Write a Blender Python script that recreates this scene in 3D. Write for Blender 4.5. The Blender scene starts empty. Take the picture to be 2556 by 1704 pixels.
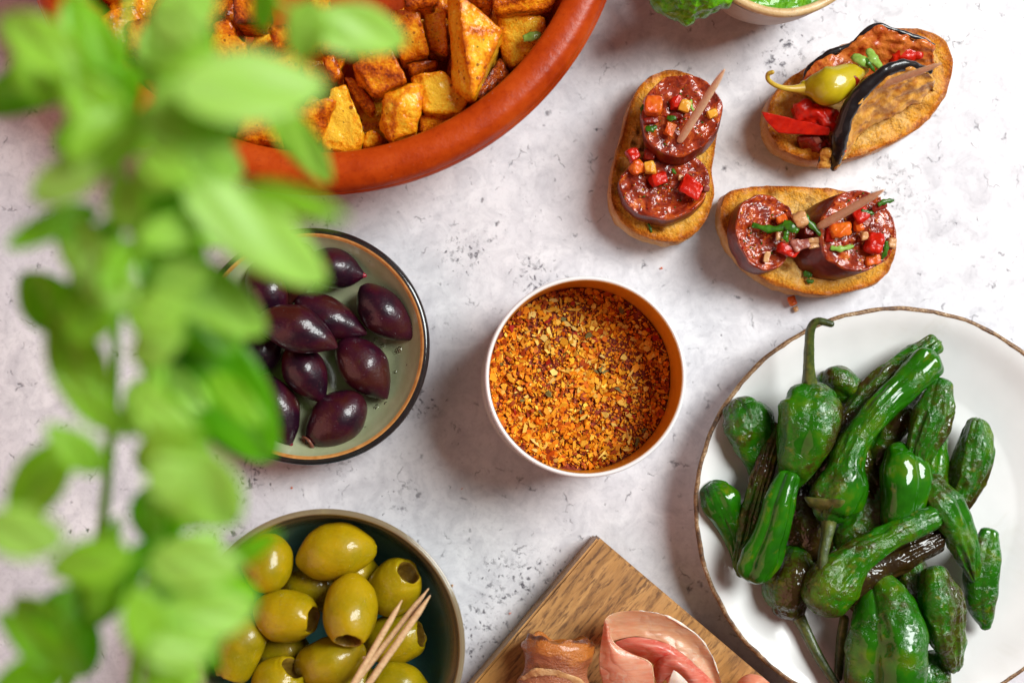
import bpy, bmesh, math, random
import numpy as np
from mathutils import Vector, Matrix

# ------------------------------------------------------------------ camera, world, lights, exposure
sc = bpy.context.scene
COL = sc.collection
H = 49.0                       # camera height above the table, cm
CM = 0.01
cam_d = bpy.data.cameras.new("camera")
cam = bpy.data.objects.new("camera", cam_d)
COL.objects.link(cam)
cam.location = (0, 0, H * CM)
cam_d.sensor_width = 36.0
cam_d.lens = 36.0 * H / (2556 * 0.015)
cam_d.shift_x = 145 / 2556
cam_d.shift_y = 193 / 2556
cam_d.clip_start = 0.01
cam_d.clip_end = 20
cam_d.dof.use_dof = True
cam_d.dof.focus_distance = (H - 2.6) * CM
cam_d.dof.aperture_fstop = 5.0
sc.camera = cam

world = bpy.data.worlds.new("World")
sc.world = world
world.use_nodes = True
bg = world.node_tree.nodes["Background"]
bg.inputs[0].default_value = (1.0, 0.56, 0.53, 1)
bg.inputs[1].default_value = 0.125

def area(name, az, el, dist, size, power, color, target=(0.04, 0.03, 0.02), sy=None):
    d = bpy.data.lights.new(name, 'AREA')
    d.energy = power
    d.color = color
    d.size = size
    if sy:
        d.shape = 'RECTANGLE'; d.size_y = sy
    o = bpy.data.objects.new(name, d)
    COL.objects.link(o)
    a, e = math.radians(az), math.radians(el)
    v = Vector((math.cos(a) * math.cos(e), math.sin(a) * math.cos(e), math.sin(e)))
    o.location = Vector(target) + v * dist
    o.rotation_euler = v.to_track_quat('Z', 'Y').to_euler()
    return o

area("window_light", 27, 50, 1.3, 0.55, 26.0, (0.955, 1.0, 0.985), sy=0.72)
area("room_fill", 205, 30, 1.8, 2.6, 17.5, (1.0, 0.47, 0.37), target=(0, 0, 0.02), sy=2.0)

sc.view_settings.view_transform = 'Standard'
sc.view_settings.look = 'None'
sc.view_settings.exposure = 0.0
sc.view_settings.gamma = 1.0
sc.render.engine = 'CYCLES'
sc.cycles.use_denoising = True
sc.cycles.max_bounces = 8
sc.cycles.sample_clamp_indirect = 4.0

# ------------------------------------------------------------------ helpers
NX, NY, PX = 1133.0, 1045.0, 0.015
R_ = random.Random(7)
NP = np.random.default_rng(11)

def S(z):
    return PX * (H - z) / H

def P(x, y, z=0.0):
    """a measured place in the photograph, taken at height z (cm) above the table -> cm"""
    k = S(z)
    return np.array([(x - NX) * k, (NY - y) * k, z], float)

def crop(x0, y0, s):
    return lambda x, y, z=0.0: P(x0 + x / s, y0 + y / s, z)

c1 = crop(354, 0, 3.137)
c2 = crop(850, 0, 3.136)
c3 = crop(1500, 0, 3.015)
c4 = crop(1480, 150, 3.136)
c5 = crop(1760, 420, 4.127)
c7 = crop(500, 540, 2.375)
c8 = crop(440, 1240, 3.095)
c9 = crop(1720, 760, 3.266)
c10 = crop(1720, 1200, 3.11)
c11 = crop(1160, 1300, 3.095)
dd = crop(0, 0, 2352 / 2556.0)

def _h(ix, iy, iz, seed):
    h = (ix.astype(np.int64) * 374761393 + iy.astype(np.int64) * 668265263 + iz.astype(np.int64) * 2147483647 + seed * 1274126177) & 0xFFFFFFFF
    h = ((h ^ (h >> 13)) * 1274126177) & 0xFFFFFFFF
    h = (h ^ (h >> 16)) & 0xFFFFFFFF
    h = (h * 2246822519) & 0xFFFFFFFF
    h = (h ^ (h >> 15)) & 0xFFFFFFFF
    return h / 4294967295.0 * 2 - 1

def vn(p, seed=0):
    p = np.asarray(p, float)
    i = np.floor(p).astype(np.int64)
    f = p - i
    f = f * f * f * (f * (f * 6 - 15) + 10)
    r = 0
    for dx in (0, 1):
        for dy in (0, 1):
            for dz in (0, 1):
                w = (f[:, 0] if dx else 1 - f[:, 0]) * (f[:, 1] if dy else 1 - f[:, 1]) * (f[:, 2] if dz else 1 - f[:, 2])
                r = r + w * _h(i[:, 0] + dx, i[:, 1] + dy, i[:, 2] + dz, seed)
    return r

def fbm(p, octv=3, seed=0):
    r, a, s = 0, 1.0, 1.0
    for k in range(octv):
        r = r + a * vn(np.asarray(p) * s, seed + k * 17)
        a *= 0.5; s *= 2.03
    return r

def catmull(pts, n, closed=False):
    pts = np.asarray(pts, float)
    k = len(pts)
    if closed:
        t = np.linspace(0, k, n, endpoint=False)
        g = lambda i: pts[i % k]
    else:
        t = np.linspace(0, k - 1, n)
        ext = np.vstack([2 * pts[0] - pts[1], pts, 2 * pts[-1] - pts[-2]])
        g = lambda i: ext[np.clip(i + 1, 0, k + 1)]
    i = np.floor(t).astype(int)
    if not closed:
        i = np.minimum(i, k - 2)
    u = (t - i)[:, None]
    p0, p1, p2, p3 = g(i - 1), g(i), g(i + 1), g(i + 2)
    return 0.5 * (2 * p1 + (p2 - p0) * u + (2 * p0 - 5 * p1 + 4 * p2 - p3) * u ** 2 + (3 * p1 - p0 - 3 * p2 + p3) * u ** 3)

def grid_faces(nu, nv, wu=False, wv=False):
    F = []
    for a in range(nu if wu else nu - 1):
        a2 = (a + 1) % nu
        for b in range(nv if wv else nv - 1):
            b2 = (b + 1) % nv
            F.append((a * nv + b, a2 * nv + b, a2 * nv + b2, a * nv + b2))
    return F

def vnorm(V, F):
    n = np.zeros_like(V)
    q = np.array([f for f in F if len(f) == 4], int)
    t = np.array([f for f in F if len(f) == 3], int)
    if len(q):
        fn = np.cross(V[q[:, 2]] - V[q[:, 0]], V[q[:, 3]] - V[q[:, 1]])
        for j in range(4):
            np.add.at(n, q[:, j], fn)
    if len(t):
        fn = np.cross(V[t[:, 1]] - V[t[:, 0]], V[t[:, 2]] - V[t[:, 0]])
        for j in range(3):
            np.add.at(n, t[:, j], fn)
    l = np.linalg.norm(n, axis=1, keepdims=True)
    return n / np.maximum(l, 1e-9)

ORG = {}

def tag(o, label=None, cat=None, group=None, kind=None):
    if label: o["label"] = label
    if cat: o["category"] = cat
    if group: o["group"] = group
    if kind: o["kind"] = kind
    return o

def thing(name, label, cat, loc, group=None):
    o = bpy.data.objects.new(name, None)
    COL.objects.link(o)
    o.empty_display_size = 0.01
    loc = np.asarray(loc, float)
    o.location = loc * CM
    ORG[o.name] = loc
    return tag(o, label, cat, group)

def mk(name, V, F, mat, parent=None, smooth=True, col=None, flip=False, mi=None):
    V = np.asarray(V, float)
    if flip:
        F = [tuple(reversed(f)) for f in F]
    org = np.array([(V[:, 0].min() + V[:, 0].max()) / 2, (V[:, 1].min() + V[:, 1].max()) / 2, V[:, 2].min()])
    me = bpy.data.meshes.new(name)
    me.from_pydata(((V - org) * CM).tolist(), [], [tuple(int(i) for i in f) for f in F])
    mats = mat if isinstance(mat, (list, tuple)) else [mat]
    for m in mats:
        me.materials.append(m)
    if smooth:
        me.polygons.foreach_set("use_smooth", [True] * len(me.polygons))
    if mi is not None:
        me.polygons.foreach_set("material_index", [int(i) for i in mi])
    if col is not None:
        a = me.color_attributes.new("Col", 'FLOAT_COLOR', 'POINT')
        c = np.ones((len(V), 4)); c[:, :col.shape[1]] = col
        a.data.foreach_set("color", c.ravel())
    me.update()
    o = bpy.data.objects.new(name, me)
    COL.objects.link(o)
    if parent is not None:
        o.parent = parent
        o.location = (org - ORG[parent.name]) * CM
    else:
        o.location = org * CM
    ORG[o.name] = org
    return o

def mk_split(V, F, mi, pieces, parent, smooth=True, col=None):
    """one surface, cut into the named parts of a thing"""
    out = []
    for k, (nm, mat) in enumerate(pieces):
        sub = [f for f, m_ in zip(F, mi) if m_ == k]
        ids = sorted({i for f in sub for i in f})
        mp = {i: j for j, i in enumerate(ids)}
        out.append(mk(nm, V[ids], [tuple(mp[i] for i in f) for f in sub], mat, parent, smooth, None if col is None else col[ids]))
    return out

def lathe(prof, seg=96, center=(0, 0), wob=None, zw=None):
    prof = np.asarray(prof, float)
    th = np.linspace(0, 2 * math.pi, seg, endpoint=False)
    n = len(prof)
    r = prof[:, 0][:, None] * np.ones(seg)[None]
    z = prof[:, 1][:, None] * np.ones(seg)[None]
    if wob is not None:
        r = r * (1 + wob(th)[None] * (prof[:, 0] / prof[:, 0].max())[:, None])
    if zw is not None:
        z = z + zw(th)[None] * np.clip(prof[:, 1] / prof[:, 1].max(), 0, 1)[:, None]
    V = np.stack([center[0] + r * np.cos(th), center[1] + r * np.sin(th), z], -1).reshape(-1, 3)
    return V, grid_faces(n, seg, wv=True)

def frames(path):
    T = np.gradient(path, axis=0)
    T /= np.maximum(np.linalg.norm(T, axis=1, keepdims=True), 1e-9)
    up = np.array([0, 0, 1.0])
    if abs(T[0] @ up) > 0.9: up = np.array([0, 1.0, 0])
    n = np.cross(T[0], np.cross(up, T[0])); n /= np.linalg.norm(n)
    Ns = [n]
    for i in range(1, len(path)):
        n = Ns[-1] - (Ns[-1] @ T[i]) * T[i]
        n /= max(np.linalg.norm(n), 1e-9)
        Ns.append(n)
    Ns = np.array(Ns)
    return T, Ns, np.cross(T, Ns)

def sweep(pts, rad, nl=40, nr=24, caps=(5, 5), lobes=0, lamp=0.0, flat=1.0, twist=0.0, ph=0.0, capf=(1.0, 1.0)):
    path = catmull(pts, nl)
    r = np.maximum(catmull(np.asarray(rad, float)[:, None], nl)[:, 0], 0.003)
    T, N, B = frames(path)
    rings = []
    def ring(c, rr, n, b, k):
        th = np.linspace(0, 2 * math.pi, nr, endpoint=False)
        q = rr * (1 + (lamp * np.abs(np.sin(lobes * th / 2 + ph + twist * k)) - lamp * 0.5 if lobes else 0))
        return c + np.outer(np.cos(th) * q * flat, n) + np.outer(np.sin(th) * q, b)
    for j in range(caps[0]):
        a = math.pi / 2 * (1 - (j + 0.12) / caps[0])
        rings.append(ring(path[0] - T[0] * r[0] * capf[0] * math.sin(a), r[0] * math.cos(a), N[0], B[0], 0))
    for i in range(nl):
        rings.append(ring(path[i], r[i], N[i], B[i], i / nl))
    for j in range(caps[1]):
        a = math.pi / 2 * (j + 0.88) / caps[1]
        rings.append(ring(path[-1] + T[-1] * r[-1] * capf[1] * math.sin(a), r[-1] * math.cos(a), N[-1], B[-1], 1))
    V = np.array(rings)
    n = V.shape[0]
    V = V.reshape(-1, 3)
    F = grid_faces(n, nr, wv=True)
    F.append(tuple(range(nr)))
    F.append(tuple(range((n - 1) * nr, n * nr))[::-1])
    F = [tuple(reversed(f)) for f in F]
    u = np.repeat(np.linspace(0, 1, n), nr)
    return V, F, u

def displace(V, F, amp, freq, octv=3, seed=0, aniso=(1, 1, 1)):
    n = vnorm(V, [f for f in F if len(f) <= 4])
    return V + n * (fbm(V * freq * np.array(aniso), octv, seed) * amp)[:, None]

def loft(curves, nu, nv):
    rows = [catmull(c, nv) for c in curves]
    A = np.stack(rows)                       # k, nv, 3
    k = A.shape[0]
    if k == 2:
        t = np.linspace(0, 1, nu)[:, None, None]
        return A[0][None] * (1 - t) + A[1][None] * t
    B = catmull(A.reshape(k, -1), nu).reshape(nu, nv, 3)
    return B

def shell(Gd, thick):
    nu, nv = Gd.shape[:2]
    V = Gd.reshape(-1, 3)
    F = grid_faces(nu, nv)
    n = vnorm(V, F)
    V2 = np.vstack([V + n * thick / 2, V - n * thick / 2])
    m = nu * nv
    FF = list(F) + [tuple(i + m for i in reversed(f)) for f in F]
    edge = [a * nv for a in range(nu)]
    def strip(idx, rev):
        for i in range(len(idx) - 1):
            a, b = idx[i], idx[i + 1]
            q = (a, b, b + m, a + m)
            FF.append(tuple(reversed(q)) if rev else q)
    strip([a * nv for a in range(nu)], True)
    strip([a * nv + nv - 1 for a in range(nu)], False)
    strip(list(range(nv)), False)
    strip([(nu - 1) * nv + b for b in range(nv)], True)
    return V2, FF

def chunk(pts, bevel=0.12, sub=3, amp=0.03, freq=2.2, seed=0, smooth_it=1):
    """irregular cut piece: hull of points (cm), rounded edges, uneven skin; returns V,F,edge"""
    bm = bmesh.new()
    for p in pts:
        bm.verts.new(tuple(p))
    bmesh.ops.convex_hull(bm, input=bm.verts)
    bmesh.ops.delete(bm, geom=[v for v in bm.verts if not v.link_faces], context='VERTS')
    bmesh.ops.dissolve_limit(bm, angle_limit=math.radians(14), verts=bm.verts, edges=bm.edges)
    seg = np.array([[list(e.verts[0].co), list(e.verts[1].co)] for e in bm.edges])
    bmesh.ops.bevel(bm, geom=list(bm.edges), offset=bevel, segments=2, affect='EDGES', profile=0.6, clamp_overlap=True)
    bmesh.ops.triangulate(bm, faces=bm.faces)
    for _ in range(sub):
        lim = bevel * 1.2
        es = [e for e in bm.edges if e.calc_length() > lim]
        if not es or len(bm.faces) > 5000: break
        bmesh.ops.subdivide_edges(bm, edges=es, cuts=1)
        bmesh.ops.triangulate(bm, faces=[f for f in bm.faces if len(f.verts) > 3])
    for _ in range(smooth_it):
        bmesh.ops.smooth_vert(bm, verts=bm.verts, factor=0.5, use_axis_x=True, use_axis_y=True, use_axis_z=True)
    bmesh.ops.recalc_face_normals(bm, faces=bm.faces)
    bm.verts.index_update()
    V = np.array([list(v.co) for v in bm.verts])
    F = [tuple(v.index for v in f.verts) for f in bm.faces]
    bm.free()
    a, b = seg[:, 0], seg[:, 1]
    ab = b - a
    t = np.clip(((V[:, None] - a[None]) * ab[None]).sum(-1) / np.maximum((ab * ab).sum(-1), 1e-9)[None], 0, 1)
    d = np.linalg.norm(V[:, None] - (a[None] + t[..., None] * ab[None]), axis=-1).min(1)
    edge = np.exp(-(d / (bevel * 1.6)) ** 2)
    V = displace(V, F, amp, freq, 3, seed)
    return V, F, edge

# ------------------------------------------------------------------ materials
class Mat:
    def __init__(s, name):
        s.m = bpy.data.materials.new(name)
        s.m.use_nodes = True
        s.nt = s.m.node_tree
        s.nt.nodes.clear()
        s.out = s.nt.nodes.new('ShaderNodeOutputMaterial')
        tc = s.nt.nodes.new('ShaderNodeTexCoord')
        sca = s.nt.nodes.new('ShaderNodeVectorMath'); sca.operation = 'SCALE'
        s.nt.links.new(tc.outputs['Object'], sca.inputs[0]); sca.inputs['Scale'].default_value = 100
        oi = s.nt.nodes.new('ShaderNodeObjectInfo')
        mul = s.math('MULTIPLY', oi.outputs['Random'], 37.0)
        add = s.nt.nodes.new('ShaderNodeVectorMath'); add.operation = 'ADD'
        s.nt.links.new(sca.outputs[0], add.inputs[0]); s.nt.links.new(mul, add.inputs[1])
        s.co = add.outputs[0]
        s.raw = sca.outputs[0]
        s.rand = oi.outputs['Random']
    def set(s, sock, v):
        if isinstance(v, bpy.types.NodeSocket):
            s.nt.links.new(v, sock)
        elif v is not None:
            if isinstance(v, (tuple, list)) and len(v) == 3 and sock.type == 'RGBA':
                v = (*v, 1)
            sock.default_value = v
    def node(s, t, props=None, **kw):
        n = s.nt.nodes.new(t)
        for k, v in (props or {}).items():
            setattr(n, k, v)
        for k, v in kw.items():
            s.set(n.inputs[k.replace('_', ' ')], v)
        return n
    def math(s, op, a, b=None, clamp=False):
        n = s.nt.nodes.new('ShaderNodeMath'); n.operation = op; n.use_clamp = clamp
        s.set(n.inputs[0], a)
        if b is not None: s.set(n.inputs[1], b)
        return n.outputs[0]
    def noise(s, scale, detail=3, rough=0.55, dist=0.0, vec=None):
        n = s.node('ShaderNodeTexNoise', Scale=scale, Detail=detail, Roughness=rough, Distortion=dist)
        s.set(n.inputs['Vector'], vec if vec is not None else s.co)
        return n.outputs['Fac']
    def vor(s, scale, feature='F1', vec=None, out='Distance', rnd=1.0):
        n = s.node('ShaderNodeTexVoronoi', {'feature': feature}, Scale=scale, Randomness=rnd)
        s.set(n.inputs['Vector'], vec if vec is not None else s.co)
        return n.outputs[out] if out else n
    def stretch(s, sc_, rot=0.0, vec=None):
        n = s.node('ShaderNodeMapping')
        s.set(n.inputs['Vector'], vec if vec is not None else s.co)
        n.inputs['Scale'].default_value = sc_
        n.inputs['Rotation'].default_value = (0, 0, rot)
        return n.outputs[0]
    def ramp(s, fac, stops, interp='LINEAR'):
        n = s.nt.nodes.new('ShaderNodeValToRGB')
        cr = n.color_ramp; cr.interpolation = interp
        while len(cr.elements) < len(stops): cr.elements.new(0.5)
        for e, (p, c) in zip(cr.elements, stops):
            e.position = p
            e.color = (c, c, c, 1) if isinstance(c, (int, float)) else (*c, 1)
        s.set(n.inputs[0], fac)
        return n.outputs[0]
    def rng(s, v, a, b, c=0.0, d=1.0):
        n = s.node('ShaderNodeMapRange', {'clamp': True})
        s.set(n.inputs[0], v)
        for i, x in enumerate((a, b, c, d)): s.set(n.inputs[i + 1], x)
        return n.outputs[0]
    def mix(s, f, a, b, mode='MIX'):
        n = s.nt.nodes.new('ShaderNodeMix'); n.data_type = 'RGBA'; n.blend_type = mode
        s.set(n.inputs[0], f); s.set(n.inputs[6], a); s.set(n.inputs[7], b)
        return n.outputs[2]
    def attr(s):
        a = s.node('ShaderNodeVertexColor', {'layer_name': 'Col'})
        sp = s.nt.nodes.new('ShaderNodeSeparateColor')
        s.nt.links.new(a.outputs[0], sp.inputs[0])
        return a.outputs[0], sp.outputs[0], sp.outputs[1], sp.outputs[2]
    def bump(s, h, strength=0.5, dist=0.05, normal=None):
        n = s.node('ShaderNodeBump', Strength=strength, Distance=dist * CM)
        s.set(n.inputs['Height'], h)
        if normal is not None: s.set(n.inputs['Normal'], normal)
        return n.outputs[0]
    def pbr(s, color, rough=0.5, normal=None, sss=0, sssr=(1, 0.4, 0.2), ssss=0.15, coat=0, coatr=0.1, spec=0.5, metal=0, trans=0, translucent=None, tl_col=None, cn=None):
        n = s.node('ShaderNodeBsdfPrincipled')
        I = n.inputs
        s.set(I['Base Color'], color); s.set(I['Roughness'], rough)
        if normal is not None:
            s.set(I['Normal'], normal)
        I['Specular IOR Level'].default_value = spec
        if cn is not None: s.set(I['Coat Normal'], cn)
        s.set(I['Metallic'], metal)
        I['Coat Weight'].default_value = coat; I['Coat Roughness'].default_value = coatr
        I['Transmission Weight'].default_value = trans
        if sss:
            I['Subsurface Weight'].default_value = sss
            I['Subsurface Radius'].default_value = sssr
            I['Subsurface Scale'].default_value = ssss * CM
        o = n.outputs[0]
        if translucent:
            t = s.node('ShaderNodeBsdfTranslucent'); s.set(t.inputs[0], tl_col if tl_col is not None else color)
            mx = s.nt.nodes.new('ShaderNodeMixShader'); mx.inputs[0].default_value = translucent
            s.nt.links.new(o, mx.inputs[1]); s.nt.links.new(t.outputs[0], mx.inputs[2])
            o = mx.outputs[0]
        s.nt.links.new(o, s.out.inputs[0])
        return s.m

def m_table():
    g = Mat("weathered_white_surface"); v = g.raw
    dn = g.node('ShaderNodeTexNoise', Scale=3.0, Detail=4.0); g.set(dn.inputs['Vector'], v)
    off = g.node('ShaderNodeVectorMath', {'operation': 'MULTIPLY_ADD'})
    g.set(off.inputs[0], dn.outputs['Color']); off.inputs[1].default_value = (.55, .55, .55); g.set(off.inputs[2], v)
    w = off.outputs[0]
    big = g.noise(0.16, 4, 0.6, 0.4, v)
    mid = g.noise(0.9, 6, 0.7, 0.8, v)
    base = g.ramp(big, [(0.3, (0.60, 0.59, 0.63)), (0.5, (0.715, 0.70, 0.73)), (0.7, (0.785, 0.77, 0.79))])
    base = g.mix(g.rng(mid, 0.42, 0.66, 0.0, 0.62), base, (0.45, 0.44, 0.475))
    fine = g.noise(4, 5, 0.75, 0.4, v)
    base = g.mix(g.rng(fine, 0.50, 0.70, 0, 0.36), base, (0.36, 0.35, 0.38))
    base = g.mix(g.rng(g.noise(14, 2, 0.6, 0, v), 0.62, 0.8, 0, 0.35), base, (0.88, 0.87, 0.86))
    cl = None
    for (x, y, r) in ((1260, 1480, 2.6), (1400, 1450, 2.4), (1190, 1560, 2.2), (1330, 1600, 2.0), (520, 1300, 2.8), (470, 1330, 2.4), (1050, 1000, 1.5), (850, 1168, 0.9),
                      (1890, 1480, 2.2), (1150, 625, 1.6), (1960, 130, 1.6), (620, 1180, 1.6), (1340, 690, 1.5), (2230, 480, 2.0), (740, 530, 1.6), (1010, 1240, 1.3)):
        q = P(x, y, 0)
        d = g.node('ShaderNodeVectorMath', {'operation': 'DISTANCE'})
        g.set(d.inputs[0], w); d.inputs[1].default_value = (q[0] + .27, q[1] + .27, 0.27)
        k = g.rng(d.outputs['Value'], r * 0.25, r, 1, 0)
        cl = k if cl is None else g.math('MAXIMUM', cl, k)
    msk = g.math('ADD', g.rng(g.noise(0.45, 3, 0.6, 0, v), 0.5, 0.72, 0, 0.5), g.math('MULTIPLY', cl, 0.7), clamp=True)
    def dots(scale, power, size, soft, amt, m=None):
        vo = g.vor(scale, vec=w, out=None)
        sp = g.nt.nodes.new('ShaderNodeSeparateColor'); g.nt.links.new(vo.outputs['Color'], sp.inputs[0])
        thr = g.math('MULTIPLY', g.math('POWER', sp.outputs[0], power), size if m is None else g.math('MULTIPLY', m, size))
        return g.math('MULTIPLY', g.rng(g.math('SUBTRACT', vo.outputs['Distance'], thr), -soft, soft, amt, 0), g.rng(thr, 0.0, soft, 0, 1))
    a = g.math('MULTIPLY', dots(1.05, 4.0, 0.145, 0.035, 1.0), g.rng(g.noise(0.7, 2, .5, 0, v), 0.35, 0.6, 0.25, 1))
    b = g.math('MULTIPLY', dots(2.2, 7.0, 0.20, 0.06, 0.8), g.rng(g.noise(1.1, 2, .5, 0, v), 0.4, 0.6, 0.15, 1))
    c = dots(4.2, 1.5, 0.42, 0.06, 0.9, msk)
    ed = g.vor(0.9, 'DISTANCE_TO_EDGE', vec=w)
    crk = g.math('MULTIPLY', g.rng(ed, 0.0, 0.034, 1, 0), g.rng(g.noise(1.3, 3, 0.6, 0, v), 0.56, 0.66, 0, 0.85))
    blot = g.math('MULTIPLY', g.rng(g.noise(3.4, 5, 0.75, 0.5, v), 0.54, 0.60, 0, 1), g.rng(g.math('MULTIPLY', msk, g.noise(1.6, 2, .5, 0, v)), 0.20, 0.48, 0, 1.0))
    sk = g.math('MAXIMUM', g.math('MAXIMUM', g.math('MAXIMUM', a, b), c), g.math('MAXIMUM', crk, blot))
    col = g.mix(g.math('MULTIPLY', sk, 0.93), base, (0.060, 0.054, 0.070))
    h = g.math('SUBTRACT', g.math('MULTIPLY', mid, 0.6), g.math('MULTIPLY', sk, 0.6))
    return g.pbr(col, g.rng(mid, 0.3, 0.7, 0.38, 0.55), g.bump(h, 0.4, 0.05), spec=0.3)

def m_terracotta():
    g = Mat("glazed_terracotta")
    n = g.math('ADD', g.math('MULTIPLY', g.noise(0.5, 4, 0.6), 0.75), g.math('MULTIPLY', g.noise(2.6, 5, 0.75), 0.25)); f = g.noise(6, 4, 0.75)
    col = g.ramp(n, [(0.34, (0.28, 0.022, 0.001)), (0.5, (0.42, 0.046, 0.002)), (0.68, (0.52, 0.075, 0.006))])
    col = g.mix(g.rng(f, 0.55, 0.70, 0, 0.45), col, (0.20, 0.010, 0.0005))
    sp = g.rng(g.vor(3.4), 0.0, 0.10, 1, 0)
    col = g.mix(g.math('MULTIPLY', sp, g.rng(g.noise(1.2), 0.55, 0.7, 0, 0.5)), col, (0.75, 0.5, 0.35))
    return g.pbr(col, g.rng(n, 0.3, 0.7, 0.28, 0.38), g.bump(g.math('ADD', g.noise(3, 3), g.math('MULTIPLY', f, 0.5)), 0.3, 0.05), coat=0.0, spec=0.25)

def m_potato():
    g = Mat("fried_potato")
    _, edge, tone, face = g.attr()
    n = g.noise(1.3, 4, 0.6, 0.3); f = g.noise(11, 4, 0.75)
    fac = g.math('ADD', g.math('MULTIPLY', n, 0.75), g.math('MULTIPLY', edge, 0.32))
    fac = g.math('ADD', fac, g.math('ADD', g.math('MULTIPLY', g.math('SUBTRACT', tone, 0.5), 0.85), -0.06))
    fac = g.math('ADD', fac, g.math('MULTIPLY', g.math('SUBTRACT', f, 0.5), 1.1))
    fac = g.math('ADD', fac, g.math('MULTIPLY', g.math('SUBTRACT', g.noise(3.0, 5, .75), 0.5), 0.75))
    col = g.ramp(fac, [(0.10, (0.94, 0.55, 0.035)), (0.30, (0.90, 0.36, 0.006)), (0.52, (0.72, 0.17, 0.001)), (0.76, (0.36, 0.048, 0.001)), (0.97, (0.08, 0.012, 0.001))])
    vo = g.vor(4.5, out=None); sp = g.nt.nodes.new('ShaderNodeSeparateColor'); g.nt.links.new(vo.outputs['Color'], sp.inputs[0])
    spk = g.rng(g.math('SUBTRACT', vo.outputs['Distance'], g.math('MULTIPLY', g.math('POWER', sp.outputs[0], 3), 0.34)), -0.03, 0.03, 1, 0)
    scol = g.ramp(sp.outputs[1], [(0.0, (0.22, 0.015, 0.004)), (0.6, (0.30, 0.03, 0.006)), (0.85, (0.035, 0.03, 0.008))], 'CONSTANT')
    col = g.mix(g.math('MULTIPLY', spk, 0.75), col, scol)
    b = g.bump(g.math('ADD', g.math('MULTIPLY', f, 0.8), g.noise(4, 3)), 0.8, 0.09)
    return g.pbr(col, g.rng(g.noise(2.5), 0.35, 0.65, 0.26, 0.55), b, sss=0.1, sssr=(1, 0.45, 0.1), ssss=0.15, spec=0.12, coat=0.45, coatr=0.12, cn=g.bump(g.noise(3.6, 3), 0.7, 0.10))

def m_kalamata():
    g = Mat("kalamata_skin")
    n = g.noise(0.75, 3, 0.5, 0.4); f = g.noise(14, 2, 0.6)
    col = g.ramp(g.math('ADD', n, g.math('MULTIPLY', g.math('SUBTRACT', g.rand, 0.5), 0.18)), [(0.3, (0.008, 0.002, 0.007)), (0.45, (0.016, 0.0025, 0.010)), (0.57, (0.038, 0.003, 0.012)), (0.70, (0.050, 0.009, 0.006))])  # brown end of the ramp paints in warm reflections of the surroundings
    col = g.mix(g.rng(f, 0.64, 0.72, 0, 0.4), col, (0.16, 0.05, 0.05))
    b = g.bump(g.math('ADD', g.math('MULTIPLY', g.noise(12, 2, 0.5), 0.35), g.math('MULTIPLY', g.noise(2.4, 3), 1.0)), 0.35, 0.06)
    dots = g.rng(g.vor(5.0), 0.0, 0.16, 1, 0)
    cn = g.bump(g.math('ADD', dots, g.math('MULTIPLY', g.noise(3.0, 3), 0.7)), 0.55, 0.10)
    return g.pbr(col, 0.36, b, coat=0.5, coatr=0.10, spec=0.3, cn=cn)

def m_green_olive():
    g = Mat("green_olive_skin")
    n = g.noise(0.8, 4, 0.55, 0.3); f = g.noise(13, 2)
    col = g.ramp(g.math('ADD', n, g.math('MULTIPLY', g.math('SUBTRACT', g.rand, 0.5), 0.2)), [(0.28, (0.23, 0.185, 0.0008)), (0.5, (0.33, 0.24, 0.001)), (0.72, (0.45, 0.29, 0.0015))])
    col = g.mix(g.rng(f, 0.6, 0.75, 0, 0.25), col, (0.50, 0.42, 0.10))
    col = g.mix(g.rng(g.noise(2.2, 3, 0.6, 1.0), 0.66, 0.78, 0, 0.5), col, (0.16, 0.10, 0.008))
    b = g.bump(g.math('ADD', g.noise(4, 4), g.math('MULTIPLY', f, 0.2)), 0.32, 0.07)
    return g.pbr(col, 0.42, b, spec=0.2, sss=0.2, sssr=(0.9, 0.7, 0.1), ssss=0.2, coat=0.5, coatr=0.10, cn=g.bump(g.math('ADD', g.noise(2.5, 3), g.math('MULTIPLY', g.rng(g.vor(4.5), 0, .12, 1, 0), 0.5)), 0.4, 0.08))

def m_olive_inside():
    g = Mat("olive_flesh")
    col = g.ramp(g.noise(4, 3), [(0.3, (0.15, 0.075, 0.008)), (0.7, (0.30, 0.18, 0.02))])
    return g.pbr(col, 0.35, g.bump(g.noise(6, 3), 0.5, 0.08), coat=0.2)

def m_simple(name, a, b, scale=1.5, rough=0.4, bs=0.3, bsc=5, bd=0.05, wet=0, wsc=2.5, **kw):
    g = Mat(name)
    n = g.noise(scale, 4, 0.6, 0.3)
    col = g.ramp(n, [(0.3, a), (0.7, b)])
    if wet:
        kw.update(coat=wet, coatr=0.08, cn=g.bump(g.noise(wsc, 2, 0.5), 0.6, 0.10), spec=0.2)
    return g.pbr(col, rough, g.bump(g.noise(bsc, 4), bs, bd), **kw)

def m_bowl_teal():
    g = Mat("teal_reactive_glaze")
    _, t, _, _ = g.attr()                       # t: 0 floor .. 1 lip
    v = g.stretch((1, 1, 0.4))
    n = g.noise(0.7, 4, 0.6, 0.5, v); f = g.noise(8, 3, 0.7)
    fac = g.math('ADD', t, g.math('MULTIPLY', g.math('SUBTRACT', n, 0.5), 0.55))
    col = g.ramp(fac, [(0.15, (0.06, 0.22, 0.23)), (0.4, (0.11, 0.23, 0.18)), (0.6, (0.22, 0.27, 0.14)), (0.82, (0.33, 0.27, 0.13)), (1.0, (0.22, 0.17, 0.10))])
    col = g.mix(g.rng(f, 0.58, 0.75, 0, 0.5), col, (0.15, 0.17, 0.11))
    return g.pbr(col, 0.17, g.bump(g.noise(3, 3), 0.15, 0.05), coat=0.5, coatr=0.06)

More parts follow.
